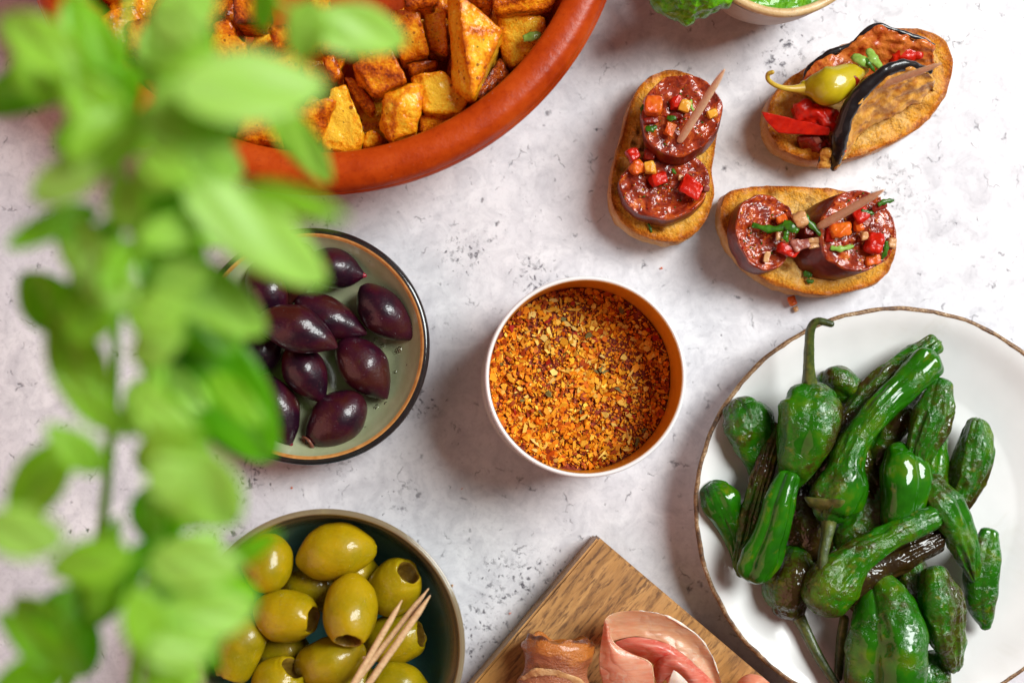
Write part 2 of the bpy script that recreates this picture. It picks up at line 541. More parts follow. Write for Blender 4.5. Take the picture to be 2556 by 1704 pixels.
def m_plate():
    g = Mat("white_glaze")
    n = g.noise(0.4, 3); f = g.vor(2.3)
    col = g.ramp(n, [(0.3, (0.69, 0.695, 0.685)), (0.7, (0.76, 0.76, 0.75))])
    col = g.mix(g.math('MULTIPLY', g.rng(f, 0.0, 0.05, 1, 0), g.rng(g.noise(1.1), 0.6, 0.7, 0, .6)), col, (0.35, 0.22, 0.15))
    col = g.mix(g.rng(g.noise(0.55, 4, 0.65, 0.6), 0.56, 0.72, 0, 0.22), col, (0.52, 0.50, 0.40))
    return g.pbr(col, 0.2, g.bump(n, 0.2, 0.1), spec=0.3, coat=0.2, coatr=0.08)

def m_plate_rim():
    g = Mat("rust_brown_rim_glaze")
    n = g.noise(1.8, 3, 0.6); f = g.noise(14, 3, 0.7)
    col = g.ramp(g.math('ADD', g.math('MULTIPLY', n, .55), g.math('MULTIPLY', f, .45)), [(0.36, (0.035, 0.018, 0.010)), (0.48, (0.17, 0.08, 0.03)), (0.57, (0.36, 0.22, 0.10)), (0.66, (0.66, 0.56, 0.44))])
    return g.pbr(col, 0.45, g.bump(f, 0.5, 0.05))

def m_cream_rim():
    g = Mat("speckled_cream_stoneware")
    n = g.noise(3, 4, 0.7); f = g.noise(12, 3, .7)
    col = g.ramp(n, [(0.35, (0.52, 0.32, 0.13)), (0.55, (0.66, 0.47, 0.23)), (0.75, (0.72, 0.60, 0.38))])
    col = g.mix(g.rng(f, 0.6, 0.7, 0, 0.75), col, (0.17, 0.08, 0.03))
    return g.pbr(col, 0.35, g.bump(f, 0.3, 0.04), coat=0.2)

def m_pepper():
    g = Mat("blistered_green_pepper_skin")
    _, tone, u, _ = g.attr()
    n = g.noise(0.62, 4, 0.6, 0.5); f = g.noise(4.0, 4, 0.65, 0.9)
    col = g.ramp(g.noise(0.9, 4, 0.6), [(0.3, (0.006, 0.075, 0.0001)), (0.52, (0.014, 0.130, 0.0001)), (0.72, (0.080, 0.165, 0.0002))])
    dk = g.math('ADD', g.math('ADD', n, g.math('MULTIPLY', g.math('SUBTRACT', f, 0.5), 0.5)), g.math('SUBTRACT', tone, 0.36))
    col = g.mix(g.rng(dk, 0.50, 0.64, 0, 0.75), col, (0.050, 0.050, 0.001))
    col = g.mix(g.rng(dk, 0.62, 0.76, 0, 0.92), col, (0.032, 0.014, 0.003))
    col = g.mix(g.rng(dk, 0.80, 0.95, 0, 0.8), col, (0.018, 0.010, 0.004))
    col = g.mix(g.rng(g.noise(2.4, 3), 0.62, 0.74, 0, 0.5), col, (0.19, 0.19, 0.006))
    wr = g.math('MULTIPLY', g.rng(dk, 0.40, 0.66, 0.06, 1.0), g.math('ADD', g.noise(2.6, 1, 0.5, 1.5), g.math('MULTIPLY', g.noise(5.0, 1, 0.5, 0.8), 0.4)))
    cn = g.bump(wr, 0.9, 0.065)
    return g.pbr(col, 0.5, g.bump(wr, 0.5, 0.05), coat=1.0, coatr=0.035, spec=0.05, cn=cn)

def m_stem():
    g = Mat("pepper_stem_green")
    _, tone, u, _ = g.attr()
    v = g.noise(5, 3, 0.6)
    col = g.ramp(g.math('ADD', v, g.math('MULTIPLY', g.math('SUBTRACT', u, 0.5), 0.35)), [(0.25, (0.12, 0.14, 0.018)), (0.5, (0.055, 0.085, 0.014)), (0.8, (0.018, 0.028, 0.010))])
    return g.pbr(col, 0.4, g.bump(v, 0.5, 0.06), coat=0.15)

def m_bread():
    g = Mat("toasted_bread")
    _, rim, hole, side = g.attr()
    n = g.noise(1.3, 4, 0.65, 0.4); f = g.noise(12, 4, 0.7)
    fac = g.math('ADD', g.math('MULTIPLY', rim, 0.50), g.math('ADD', g.math('MULTIPLY', n, 0.6), g.math('MULTIPLY', g.math('SUBTRACT', f, .5), 0.7)))
    col = g.ramp(fac, [(0.24, (0.92, 0.56, 0.17)), (0.46, (0.88, 0.40, 0.035)), (0.68, (0.70, 0.20, 0.004)), (0.92, (0.32, 0.055, 0.001))])
    m3 = g.noise(3.2, 4, 0.7, 0.5)
    col = g.mix(g.math('MULTIPLY', g.rng(m3, 0.52, 0.64, 0, 0.65), g.rng(rim, 0.0, 0.7, 0.20, 1.0)), col, (0.42, 0.12, 0.008))
    col = g.mix(g.rng(g.noise(5, 3, .6), 0.58, 0.7, 0, 0.4), col, (0.95, 0.58, 0.20))
    col = g.mix(g.math('MULTIPLY', hole, 0.55), col, (0.34, 0.11, 0.008))
    sidec = g.ramp(g.math('ADD', n, g.math('MULTIPLY', g.math('SUBTRACT', f, .5), 0.4)), [(0.3, (0.84, 0.50, 0.24)), (0.55, (0.72, 0.33, 0.09)), (0.80, (0.46, 0.14, 0.015))])
    col = g.mix(side, col, sidec)
    return g.pbr(col, g.rng(n, 0.3, 0.7, 0.38, 0.6), g.bump(g.math('ADD', f, g.math('MULTIPLY', g.noise(3.4, 3), 1.6)), 0.9, 0.16), spec=0.25, coat=0.08, coatr=0.2)

def m_chorizo():
    g = Mat("fried_chorizo_face")
    n = g.noise(2.2, 5, 0.7, 0.8); f = g.noise(5, 4, 0.7, 0.4)
    col = g.ramp(n, [(0.3, (0.075, 0.004, 0.0005)), (0.43, (0.20, 0.013, 0.001)), (0.54, (0.34, 0.034, 0.003)), (0.64, (0.56, 0.11, 0.008)), (0.76, (0.64, 0.25, 0.06))])
    col = g.mix(g.rng(f, 0.58, 0.70, 0, 0.6), col, (0.44, 0.075, 0.008))
    b = g.bump(g.math('ADD', n, g.math('MULTIPLY', f, 0.5)), 0.5, 0.07)
    cn = g.bump(g.math('ADD', g.noise(3.4, 2, 0.5, 0.6), g.math('MULTIPLY', g.noise(7.5, 1, 0.5), 0.3)), 1.0, 0.085)
    return g.pbr(col, 0.5, b, coat=0.9, coatr=0.06, spec=0.2, cn=cn)

def m_casing():
    return m_simple("chorizo_casing", (0.085, 0.004, 0.001), (0.20, 0.016, 0.003), 2, 0.45, 0.4, 4, 0.06, wet=0.4)

def m_wood_board():
    g = Mat("mango_wood")
    a = math.radians(49.7)
    mp = g.node('ShaderNodeMapping', {'vector_type': 'POINT'}); g.set(mp.inputs['Vector'], g.raw)
    mp.inputs['Rotation'].default_value = (0, 0, -a)
    sc2 = g.node('ShaderNodeMapping'); g.set(sc2.inputs['Vector'], mp.outputs[0]); sc2.inputs['Scale'].default_value = (0.18, 1.5, 1)
    sc3 = g.node('ShaderNodeMapping'); g.set(sc3.inputs['Vector'], mp.outputs[0]); sc3.inputs['Scale'].default_value = (0.8, 4.5, 2)
    n = g.noise(1.1, 5, 0.6, 0.8, sc2.outputs[0]); f = g.noise(1.6, 4, 0.7, 0.3, sc3.outputs[0])
    col = g.ramp(n, [(0.3, (0.26, 0.120, 0.034)), (0.48, (0.44, 0.220, 0.070)), (0.62, (0.55, 0.290, 0.098)), (0.78, (0.66, 0.37, 0.12))])
    col = g.mix(g.rng(f, 0.50, 0.62, 0, 0.85), col, (0.11, 0.045, 0.015))
    col = g.mix(g.rng(g.noise(0.9, 4, .65, .6, sc3.outputs[0]), 0.5, 0.68, 0, 0.55), col, (0.15, 0.062, 0.02))
    col = g.mix(g.rng(g.noise(0.35, 2, .5, 0, g.raw), 0.52, 0.7, 0, 0.45), col, (0.53, 0.24, 0.035))
    return g.pbr(col, g.rng(f, 0.3, 0.7, 0.38, 0.55), g.bump(f, 0.35, 0.05))

def m_toothpick():
    g = Mat("pale_birch_wood")
    _, t, u, _ = g.attr()
    v = g.noise(9, 3, .6)
    col = g.ramp(v, [(0.3, (0.55, 0.33, 0.16)), (0.7, (0.76, 0.52, 0.29))])
    col = g.mix(t, col, g.ramp(v, [(0.3, (0.84, 0.48, 0.28)), (0.7, (0.92, 0.60, 0.38))]))
    return g.pbr(col, 0.45, g.bump(v, 0.3, 0.03), sss=0.1, ssss=0.1)

def m_ham(name, lean, dark, fatc, fatamt):
    g = Mat(name)
    n = g.noise(0.7, 3, 0.5, 0.6)
    v = g.noise(0.85, 4, 0.6, 1.6)
    col = g.ramp(n, [(0.3, dark), (0.6, lean), (0.8, tuple(min(1, c * 1.15) for c in lean))])
    vein = g.math('MULTIPLY', g.rng(g.math('ABSOLUTE', g.math('SUBTRACT', v, 0.5)), 0.0, 0.04, 0.8, 0), g.rng(g.noise(0.6, 2, .5), 0.5, 0.62, 0, 1))
    col = g.mix(vein, col, fatc)
    col = g.mix(g.rng(g.noise(0.5, 2), 0.5, 0.75, 0, fatamt), col, fatc)
    fib = g.noise(2.2, 4, 0.6, 0.5, g.stretch((0.5, 3, 1), 0.5))
    col = g.mix(g.rng(fib, 0.5, 0.66, 0, 0.5), col, fatc)
    col = g.mix(g.rng(fib, 0.48, 0.34, 0, 0.45), col, dark)
    return g.pbr(col, 0.3, g.bump(fib, 0.35, 0.05), sss=0.3, sssr=(1, 0.35, 0.25), ssss=0.2, coat=0.35, coatr=0.12, translucent=0.38)

def m_bacon():
    g = Mat("crisp_bacon")
    _, t, _, _ = g.attr()                # t: 0 crisp end .. 1 along
    v = g.stretch((1.0, 3.0, 1.0))
    n = g.noise(1.0, 4, 0.6, 0.5, v); f = g.noise(7, 4, .7)
    fac = g.math('ADD', g.math('MULTIPLY', t, 1.1), g.math('MULTIPLY', g.math('SUBTRACT', n, 0.5), 0.7))
    col = g.ramp(fac, [(0.02, (0.13, 0.03, 0.008)), (0.12, (0.50, 0.15, 0.018)), (0.3, (0.52, 0.17, 0.03)), (0.42, (0.33, 0.095, 0.035)), (0.8, (0.42, 0.15, 0.07))])
    return g.pbr(col, 0.28, g.bump(g.math('ADD', f, g.noise(2.4, 4, 0.6, 1, v)), 0.7, 0.1), sss=0.15, ssss=0.2, coat=0.35, coatr=0.12)

def m_leaf():
    g = Mat("fresh_herb_leaf")
    _, tone, mid, _ = g.attr()
    n = g.noise(1.2, 3)
    col = g.ramp(g.math('ADD', tone, g.math('MULTIPLY', g.math('SUBTRACT', n, .5), 0.2)), [(0.0, (0.085, 0.36, 0.001)), (0.4, (0.27, 0.63, 0.006)), (0.75, (0.42, 0.72, 0.06)), (1.0, (0.50, 0.74, 0.16))])  # light put into the colour: dark end for shaded leaves, pale for lit
    col = g.mix(g.math('MULTIPLY', mid, 0.35), col, (0.35, 0.55, 0.15))
    tl = g.mix(0.5, col, (0.40, 0.85, 0.01))
    return g.pbr(col, 0.42, g.bump(n, 0.3, 0.05), translucent=0.5, tl_col=tl)

def m_attrcol(name, rough=0.55, coat=0.0, sss=0.0):
    g = Mat(name)
    c, _, _, _ = g.attr()
    f = g.noise(12, 3, .7)
    col = g.mix(g.rng(f, 0.40, 0.75, 0, 0.22), c, (0.30, 0.05, 0.001))
    return g.pbr(col, rough, g.bump(f, 0.4, 0.04), sss=sss, ssss=0.1, coat=coat, spec=0.2)

M = dict(
    table=m_table(), terracotta=m_terracotta(), potato=m_potato(), kalamata=m_kalamata(), olive=m_green_olive(), olive_in=m_olive_inside(),
    kal_in=m_simple("kalamata_flesh", (0.10, 0.03, 0.02), (0.28, 0.10, 0.06), 5, 0.4),
    kal_tip=m_simple("kalamata_tip", (0.16, 0.006, 0.02), (0.30, 0.02, 0.04), 5, 0.25, coat=0.4),
    black=m_simple("black_glaze", (0.010, 0.009, 0.010), (0.022, 0.018, 0.018), 2, 0.16, 0.15, 4, 0.04, coat=0.5, coatr=0.05),
    tan=m_simple("tan_edge_glaze", (0.42, 0.17, 0.035), (0.62, 0.30, 0.09), 3, 0.3),
    sage=m_simple("sage_glaze", (0.33, 0.37, 0.20), (0.43, 0.46, 0.29), 0.7, 0.2, 0.12, 4, 0.05, coat=0.4, coatr=0.08),
    teal=m_bowl_teal(), plate=m_plate(), prim=m_plate_rim(), cream=m_cream_rim(),
    cream_wall=m_simple("cream_stoneware_wall", (0.42, 0.30, 0.22), (0.52, 0.39, 0.30), 1, 0.4),
    sauce=m_simple("green_herb_sauce", (0.045, 0.22, 0.001), (0.16, 0.42, 0.003), 3.5, 0.45, 0.8, 5, 0.12, wet=0.6, wsc=3.0),
    steel=m_simple("spoon_steel", (0.5, 0.5, 0.5), (0.6, 0.6, 0.6), 2, 0.2, 0.05, metal=1.0),
    pepper=m_pepper(), stem=m_stem(), bread=m_bread(), chorizo=m_chorizo(), casing=m_casing(), board=m_wood_board(), pick=m_toothpick(),
    tin=m_simple("pale_tin", (0.70, 0.70, 0.71), (0.78, 0.78, 0.78), 0.8, 0.3, 0.03, coat=0.3),
    tin_rim=m_simple("white_tin_edge", (0.80, 0.80, 0.80), (0.86, 0.86, 0.86), 0.8, 0.22, 0.02, coat=0.4),
    lining=m_simple("gold_tin_lining", (0.60, 0.225, 0.010), (0.70, 0.28, 0.018), 1.0, 0.33, 0.06, 5, .03, spec=0.4),
    spice=m_attrcol("spice_flakes", 0.6), bits=m_attrcol("vegetable_bits", 0.25), bacon=m_bacon(), leaf=m_leaf(),
    red=m_simple("red_pepper_flesh", (0.40, 0.004, 0.001), (0.60, 0.016, 0.002), 3.0, 0.4, 0.4, 5, 0.05, wet=0.32, wsc=4.5),
    dred=m_simple("dark_tomato_flesh", (0.13, 0.005, 0.002), (0.28, 0.014, 0.003), 3.0, 0.4, 0.4, 5, 0.05, wet=0.32, wsc=4.5),
    orange=m_simple("orange_tomato_flesh", (0.56, 0.045, 0.002), (0.70, 0.16, 0.008), 3.0, 0.4, 0.4, 5, 0.05, wet=0.32, wsc=4.5),
    gold=m_simple("yellow_pepper_flesh", (0.66, 0.22, 0.008), (0.80, 0.42, 0.05), 3.0, 0.4, 0.4, 5, 0.05, wet=0.32, wsc=4.5),
    onion=m_simple("cooked_onion", (0.46, 0.18, 0.055), (0.66, 0.40, 0.18), 3.0, 0.4, 0.4, 5, 0.05, wet=0.32, wsc=4.5),
    ponion=m_simple("purple_onion", (0.22, 0.035, 0.03), (0.44, 0.16, 0.10), 3.0, 0.4, 0.4, 5, 0.05, wet=0.32, wsc=4.5),
    herb=m_simple("chopped_parsley", (0.016, 0.070, 0.001), (0.050, 0.17, 0.004), 4, 0.4, 0.4, 6, 0.05, wet=0.4),
    pherb=m_simple("pale_herb_stalk", (0.16, 0.32, 0.03), (0.32, 0.50, 0.10), 4, 0.4, 0.4, 6, 0.05, wet=0.4),
    skin=m_simple("aubergine_skin", (0.004, 0.003, 0.004), (0.012, 0.008, 0.008), 3, 0.45, 0.4, 3, 0.06, wet=0.7, wsc=1.8),
    flesh=m_simple("fried_aubergine_flesh", (0.36, 0.10, 0.005), (0.78, 0.40, 0.07), 2.6, 0.45, 0.7, 5, 0.10, wet=0.5, wsc=3.2),
    rflesh=m_simple("tomato_soaked_aubergine_flesh", (0.34, 0.030, 0.003), (0.70, 0.22, 0.03), 2.6, 0.45, 0.7, 5, 0.10, wet=0.5, wsc=3.2),
    guin=m_simple("pickled_yellow_pepper", (0.38, 0.29, 0.003), (0.54, 0.42, 0.008), 1.2, 0.4, 0.2, 3, 0.06, wet=0.7, wsc=2.2, sss=0.15, sssr=(1, .8, .1), ssss=0.2),
    guin_stem=m_simple("yellow_pepper_stalk", (0.45, 0.27, 0.02), (0.55, 0.38, 0.04), 3, 0.35, 0.3, 6, 0.05),
    ham=m_ham("cured_ham_lean", (0.95, 0.42, 0.26), (0.88, 0.28, 0.16), (0.97, 0.68, 0.50), 0.45),
    ham_red=m_ham("cured_ham_deep", (0.94, 0.30, 0.20), (0.80, 0.13, 0.09), (0.97, 0.66, 0.54), 0.3),
    ham_pale=m_ham("cured_ham_pale_fat", (0.90, 0.52, 0.30), (0.84, 0.38, 0.20), (0.94, 0.70, 0.50), 0.5),
    fat=m_simple("white_ham_fat", (0.80, 0.62, 0.52), (0.86, 0.72, 0.62), 2, 0.3, 0.2, sss=0.4, ssss=0.3, coat=0.2),
    bfat=m_simple("bacon_fat", (0.50, 0.22, 0.07), (0.74, 0.48, 0.24), 2.4, 0.4, 0.6, 5, .08, wet=0.5),
    water=None)
g = Mat("clear_brine"); M['water'] = g.pbr((1, 1, 1), 0.03, None, trans=1.0)

# ------------------------------------------------------------------ the table surface
n = 3
V = np.array([[x, y, 0] for x in (-45, 0, 60) for y in (-45, 0, 60)], float)
tb = mk("tabletop", V, grid_faces(3, 3), M['table'], smooth=False, flip=False)
tb.data.update()
tag(tb, "white weathered tabletop with black flecks", None, None, "structure")
# the texture is laid out from the table's middle: put its origin on the camera's foot
me = tb.data
off = Vector(tb.location)
for v_ in me.vertices: v_.co += off
tb.location = (0, 0, 0)
ORG[tb.name] = np.zeros(3)

# ------------------------------------------------------------------ bowls and dishes
def prof(pts, n=60):
    return catmull(np.array(pts, float), n)

def at_px(x, y, z):
    q = P(x, y, z); return q[0], q[1]

# terracotta dish
C = at_px(800, -290, 4.8); ro = 772 * S(4.8); ri = 674 * S(4.9)
dish = thing("terracotta_dish", "large round red-brown glazed terracotta dish full of fried potatoes", "dish", (C[0], C[1], 0))
wob = lambda th: 0.0018 * np.sin(2 * th + 1) + 0.0012 * np.sin(3 * th)
pp = prof([(0.01, 0.0), (6.5, 0.0), (8.4, 0.4), (9.2, 2.2), (ro - 0.42, 3.95), (ro - 0.30, 4.10), (ro - 0.04, 4.16), (ro, 4.30), (ro - 0.03, 4.42), (ro - 0.065, 4.48), (ro - 0.08, 4.58), (ro - 0.2, 4.82), (ro - 0.5, 5.03), (ri + 0.35, 5.05), (ri, 4.85), (ri - 0.03, 4.4), (ri - 0.15, 3), (ri - 0.5, 1.5), (7.2, 0.75), (4, 0.65), (0.01, 0.65)], 140)
V, F = lathe(pp, 160, C, wob)
mk("dish_body", V, F, M['terracotta'], dish)

# kalamata bowl
def round_bowl(name, label, C, parts):
    b = thing(name, label, "bowl", (C[0], C[1], 0))
    for nm, pts, mat, n in parts:
        V, F = lathe(prof(pts, n), 128, C, lambda th: 0.004 * np.sin(2 * th + .6) + 0.002 * np.sin(5 * th))
        mk(nm, V, F, mat, b)
    return b

KC = at_px(775, 865, 2.0); kr = 297 * S(2.0)
round_bowl("olive_bowl", "shallow sage-green bowl with black rim holding dark purple olives", KC, [
    ("outer_wall", [(0.01, 0.0), (1.9, 0.0), (2.1, 0.15), (3.2, 0.6), (kr - 0.12, 1.5), (kr, 1.88), (kr - 0.05, 2.02), (kr - 0.14, 2.07), (kr - 0.22, 2.05)], M['black'], 70),
    ("rim_line", [(kr - 0.21, 2.055), (kr - 0.26, 2.04), (kr - 0.33, 1.97)], M['tan'], 10),
    ("inner_glaze", [(kr - 0.325, 1.975), (kr - 0.5, 1.72), (kr - 0.95, 1.20), (2.6, 0.72), (1.2, 0.55), (0.01, 0.55)], M['sage'], 50)])

# green olive bowl
GC = at_px(812, 1617, 4.6); gr = 349 * S(4.6)
gb = thing("olive_bowl", "deep teal-green glazed bowl with brownish rim holding green olives", "bowl", (GC[0], GC[1], 0))
pp = prof([(0.01, 0.0), (2.0, 0.0), (2.2, 0.2), (3.4, 1.3), (gr - 0.25, 3.4), (gr - 0.02, 4.45), (gr - 0.06, 4.62), (gr - 0.14, 4.66), (gr - 0.22, 4.58), (gr - 0.35, 4.0), (gr - 0.75, 2.6), (2.9, 1.2), (1.5, 0.75), (0.01, 0.7)], 110)
V, F = lathe(pp, 140, GC, lambda th: 0.004 * np.sin(2 * th) + 0.002 * np.sin(3 * th + 1))
tt = np.repeat(np.clip((pp[:, 1] - 0.5) / 4.1, 0, 1) ** 1.3, 140)
mk("bowl_body", V, F, M['teal'], gb, col=np.stack([tt, tt, tt], -1))

# sauce bowl
SC = at_px(1957, -191, 4.2); sr = 232 * S(4.2)
sb = thing("sauce_bowl", "cream stoneware bowl with speckled brown rim at top of table", "bowl", (SC[0], SC[1], 0))
V, F = lathe(prof([(0.01, 0.0), (1.7, 0.0), (1.9, 0.2), (2.7, 1.6), (sr - 0.1, 3.5), (sr - 0.02, 4.0)], 50), 120, SC)
mk("outer_wall", V, F, M['cream_wall'], sb)
V, F = lathe(prof([(sr - 0.02, 4.0), (sr, 4.12), (sr - 0.06, 4.23), (sr - 0.2, 4.25), (sr - 0.30, 4.15), (sr - 0.34, 3.9), (sr - 0.6, 2.6), (1.5, 1.0), (0.01, 0.9)], 60), 120, SC, lambda th: 0.003 * np.sin(7 * th) + 0.003 * np.sin(4 * th + 1))
mk("rim", V, F, M['cream'], sb)
rr = np.linspace(0.01, sr - 0.37, 40)
V, F = lathe(np.stack([rr, np.full(40, 3.75)], -1), 120, SC)
V[:, 2] += 0.09 * fbm(V * 1.6, 3, 5) + 0.04 * fbm(V * 6, 2, 8)
o = mk("green_sauce", V, F, M['sauce'], flip=False)
tag(o, "bright green herb sauce filling the cream bowl", "sauce")

# spice tin
TZ = 4.5
TC = at_px(1462, 940, TZ); tr = 252 * S(TZ)
tin = thing("spice_tin", "small round white tin with gold lining holding orange spice mix", "tin", (TC[0], TC[1], 0))
V, F = lathe(prof([(0.01, 0), (tr - 0.25, 0.0), (tr - 0.08, 0.08), (tr - 0.05, 0.4), (tr - 0.05, TZ - 0.22)], 40), 128, TC)
mk("outer_wall", V, F, M['tin'], tin)
a = np.linspace(-math.pi * 0.55, math.pi * 1.15, 20)
V, F = lathe(np.stack([tr - 0.075 + 0.075 * np.cos(a), TZ - 0.1 + 0.1 * np.sin(a)], -1), 128, TC)
mk("rolled_rim", V, F, M['tin_rim'], tin)
V, F = lathe(prof([(tr - 0.14, TZ - 0.08), (tr - 0.165, TZ - 0.3), (tr - 0.165, 1.5), (tr - 0.165, 0.6), (tr - 0.2, 0.25), (tr - 0.4, 0.16), (tr - 0.8, 0.15), (0.01, 0.15)], 60), 128, TC)
mk("gold_lining", V, F, M['lining'], tin)

# white plate
PZ = 1.8
PC = at_px(2243, 1272, PZ); pr = 508 * S(PZ)
plate = thing("white_plate", "white glazed plate with rust-brown rim under the green peppers", "plate", (PC[0], PC[1], 0))
pw = lambda th: 0.004 * np.sin(2 * th + 2) + 0.002 * np.sin(5 * th) + 0.0015 * np.sin(17 * th) + 0.001 * np.sin(41 * th + 1)
V, F = lathe(prof([(0.01, 0.05), (3.6, 0.0), (3.9, 0.1), (5.4, 0.62), (pr - 0.25, 1.53), (pr - 0.08, 1.66)], 50), 200, PC, pw)
mk("underside", V, F, M['plate'], plate)
V, F = lathe(prof([(pr - 0.11, 1.796), (pr - 0.5, 1.67), (pr - 1.3, 1.30), (4.9, 0.96), (4.2, 0.88), (2, 0.86), (0.01, 0.85)], 60), 200, PC, pw)
mk("well", V, F, M['plate'], plate)
V, F = lathe(prof([(pr - 0.085, 1.65), (pr + 0.0, 1.7), (pr + 0.0, 1.77), (pr - 0.05, 1.81), (pr - 0.10, 1.81), (pr - 0.14, 1.785)], 16), 420, PC, pw)
th = np.arctan2(V[:, 1] - PC[1], V[:, 0] - PC[0])
inn = np.clip((pr - np.hypot(V[:, 0] - PC[0], V[:, 1] - PC[1])) / 0.14, 0, 1)
sc_ = 1 - 0.0028 * inn * (0.2 + vn(np.stack([np.cos(th) * 16, np.sin(th) * 16, th * 0], -1), 4) + .6 * vn(np.stack([np.cos(th) * 45, np.sin(th) * 45, th * 0], -1), 8))
V[:, 0] = PC[0] + (V[:, 0] - PC[0]) * sc_; V[:, 1] = PC[1] + (V[:, 1] - PC[1]) * sc_
V[:, 2] += 0.012 * inn
mk("rim", V, F, M['prim'], plate)

# cutting board
cor = P(1494, 1339, 1.5)
d1 = np.array([-310, -365, 0.0]); d1 /= np.linalg.norm(d1)      # along the left edge, photo down-left
d2 = np.array([429, -365, 0.0]); d2 /= np.linalg.norm(d2)
L1, L2 = 22.0, 15.0
pts = []
for z in (0.0, 1.5):
    for (a, b) in ((0, 0), (L1, 0), (L1, L2), (0, L2)):
        q = cor + d1 * a + d2 * b; q[2] = z; pts.append(q)
bm = bmesh.new()
vs = [bm.verts.new(tuple(p)) for p in pts]
for f in ((3, 2, 1, 0), (4, 5, 6, 7), (0, 1, 5, 4), (1, 2, 6, 5), (2, 3, 7, 6), (3, 0, 4, 7)):
    bm.faces.new([vs[i] for i in f])
bmesh.ops.recalc_face_normals(bm, faces=bm.faces)
bmesh.ops.bevel(bm, geom=[e for e in bm.edges], offset=0.09, segments=2, affect='EDGES')
bm.verts.index_update()
V = np.array([list(v.co) for v in bm.verts]); F = [tuple(v.index for v in f.verts) for f in bm.faces]; bm.free()
o = mk("cutting_board", V, F, M['board'], smooth=False)
tag(o, "brown wooden board set cornerwise under the cured ham", "board")

# ------------------------------------------------------------------ fried potatoes
POT = "fried potato chunks in the terracotta dish"
pcount = [0]
def potato(top, tone, label, thick=2.0, shrink=0.85, off=(0, 0), bevel=0.11, amp=0.045):
    pcount[0] += 1
    top = np.array(top, float)
    c = top.mean(0)
    bot = c + (top - c) * shrink
    bot[:, 2] = np.minimum(top[:, 2] - thick, c[2] - thick * 0.8)
    bot[:, 0] += off[0]; bot[:, 1] += off[1]
    bot[:, 2] = np.maximum(bot[:, 2], 0.75)
    V, F, e = chunk(np.vstack([top, bot]), bevel, 4, amp, 1.6, pcount[0])
    V = displace(V, F, 0.036, 4.2, 3, pcount[0] + 300)
    V[:, 2] = np.maximum(V[:, 2], 0.7)
    col = np.stack([e, np.full(len(V), tone), np.zeros(len(V))], -1)
    o = mk("potato_chunk", V, F, M['potato'], col=col)
    return tag(o, label, "potato", POT)

potato([c2(835, -60, 4.6), c2(925, -60, 5.3), c2(1270, 235, 4.9), c2(1275, 265, 4.6), c2(1040, 770, 4.5), c2(1010, 790, 4.2), c2(880, 725, 3.7), c2(835, 300, 4.0), c2(950, 250, 5.25), c2(1000, 640, 4.7)], 0.34, "tall wedge-shaped golden potato chunk, largest in the dish", 2.6, 0.8, (0.2, 0))
potato([c2(85, 490, 4.3), c2(390, 365, 4.6), c2(525, 630, 4.5), c2(275, 750, 4.0), c2(120, 650, 3.6), c2(85, 540, 3.8)], 0.56, "orange-brown cube-shaped potato beside the big wedge", 1.6, 0.85)
potato([c2(300, 900, 3.8), c2(335, 740, 4.1), c2(560, 640, 4.4), c2(650, 665, 4.2), c2(600, 1035, 3.9), c2(390, 1105, 3.7), c2(300, 980, 3.5), c2(440, 800, 4.35)], 0.30, "yellow potato chunk standing against the rim below the orange cube", 2.0)
potato([c2(530, 600, 3.6), c2(620, 565, 3.9), c2(830, 550, 3.8), c2(870, 740, 3.6), c2(1005, 805, 3.4), c2(940, 885, 3.3), c2(800, 905, 3.3), c2(650, 880, 3.4)], 0.25, "pale yellow flat potato piece between the wedge and the rim", 1.6)
potato([c2(1230, 110, 3.6), c2(1610, 120, 3.7), c2(1615, 260, 3.4), c2(1500, 430, 3.2), c2(1330, 540, 2.9), c2(1250, 420, 3.0)], 0.30, "pale potato chunk with herb sprig on it near the rim", 1.6)
potato([c2(1180, -150, 4.6), c2(1700, -120, 4.6), c2(1690, 20, 4.2), c2(1610, 85, 4.0), c2(1240, 120, 4.2), c2(1190, 60, 4.5)], 0.62, "orange-brown potato slab at the picture's top edge near the rim", 1.4)
potato([c2(470, -130, 4.9), c2(760, -130, 4.9), c2(745, 40, 4.5), c2(590, 72, 4.3), c2(500, 45, 4.5)], 0.74, "red-brown crusted potato at the top edge left of the wedge", 1.6)
potato([c2(630, 80, 3.5), c2(820, 20, 3.8), c2(840, 430, 3.2), c2(700, 390, 3.0)], 0.45, "shaded potato chunk tucked left of the big wedge", 1.7)
potato([c2(390, 60, 3.8), c2(610, 80, 4.0), c2(695, 430, 3.5), c2(480, 490, 3.2), c2(400, 300, 3.6)], 0.46, "brownish potato chunk behind the orange cube", 1.8)
potato([c2(1250, 450, 3.3), c2(1335, 590, 3.2), c2(1080, 790, 3.4), c2(1060, 700, 3.5)], 0.88, "dark brown fried potato crust wedged beside the rim", 1.4)
potato([c2(990, -150, 4.0), c2(1190, -120, 4.1), c2(1180, 60, 3.8), c2(1080, 55, 3.7)], 0.66, "small browned potato at the top edge right of the wedge tip", 1.5)
potato([c2(600, 900, 2.9), c2(950, 880, 2.7), c2(900, 960, 2.5), c2(640, 1050, 2.6)], 0.52, "low browned potato piece under the pale flat one by the rim", 1.4)
potato([c2(500, 500, 3.0), c2(760, 450, 3.0), c2(770, 530, 2.8), c2(560, 590, 2.9)], 0.60, "small dark potato sliver behind the pale flat piece", 1.5)
potato([c1(1190, 850, 4.5), c1(1430, 755, 4.7), c1(1530, 785, 4.5), c1(1370, 1130, 3.8), c1(1200, 960, 4.2)], 0.58, "browned potato with a dark charred edge by the narrow leaf", 1.2, 0.9)
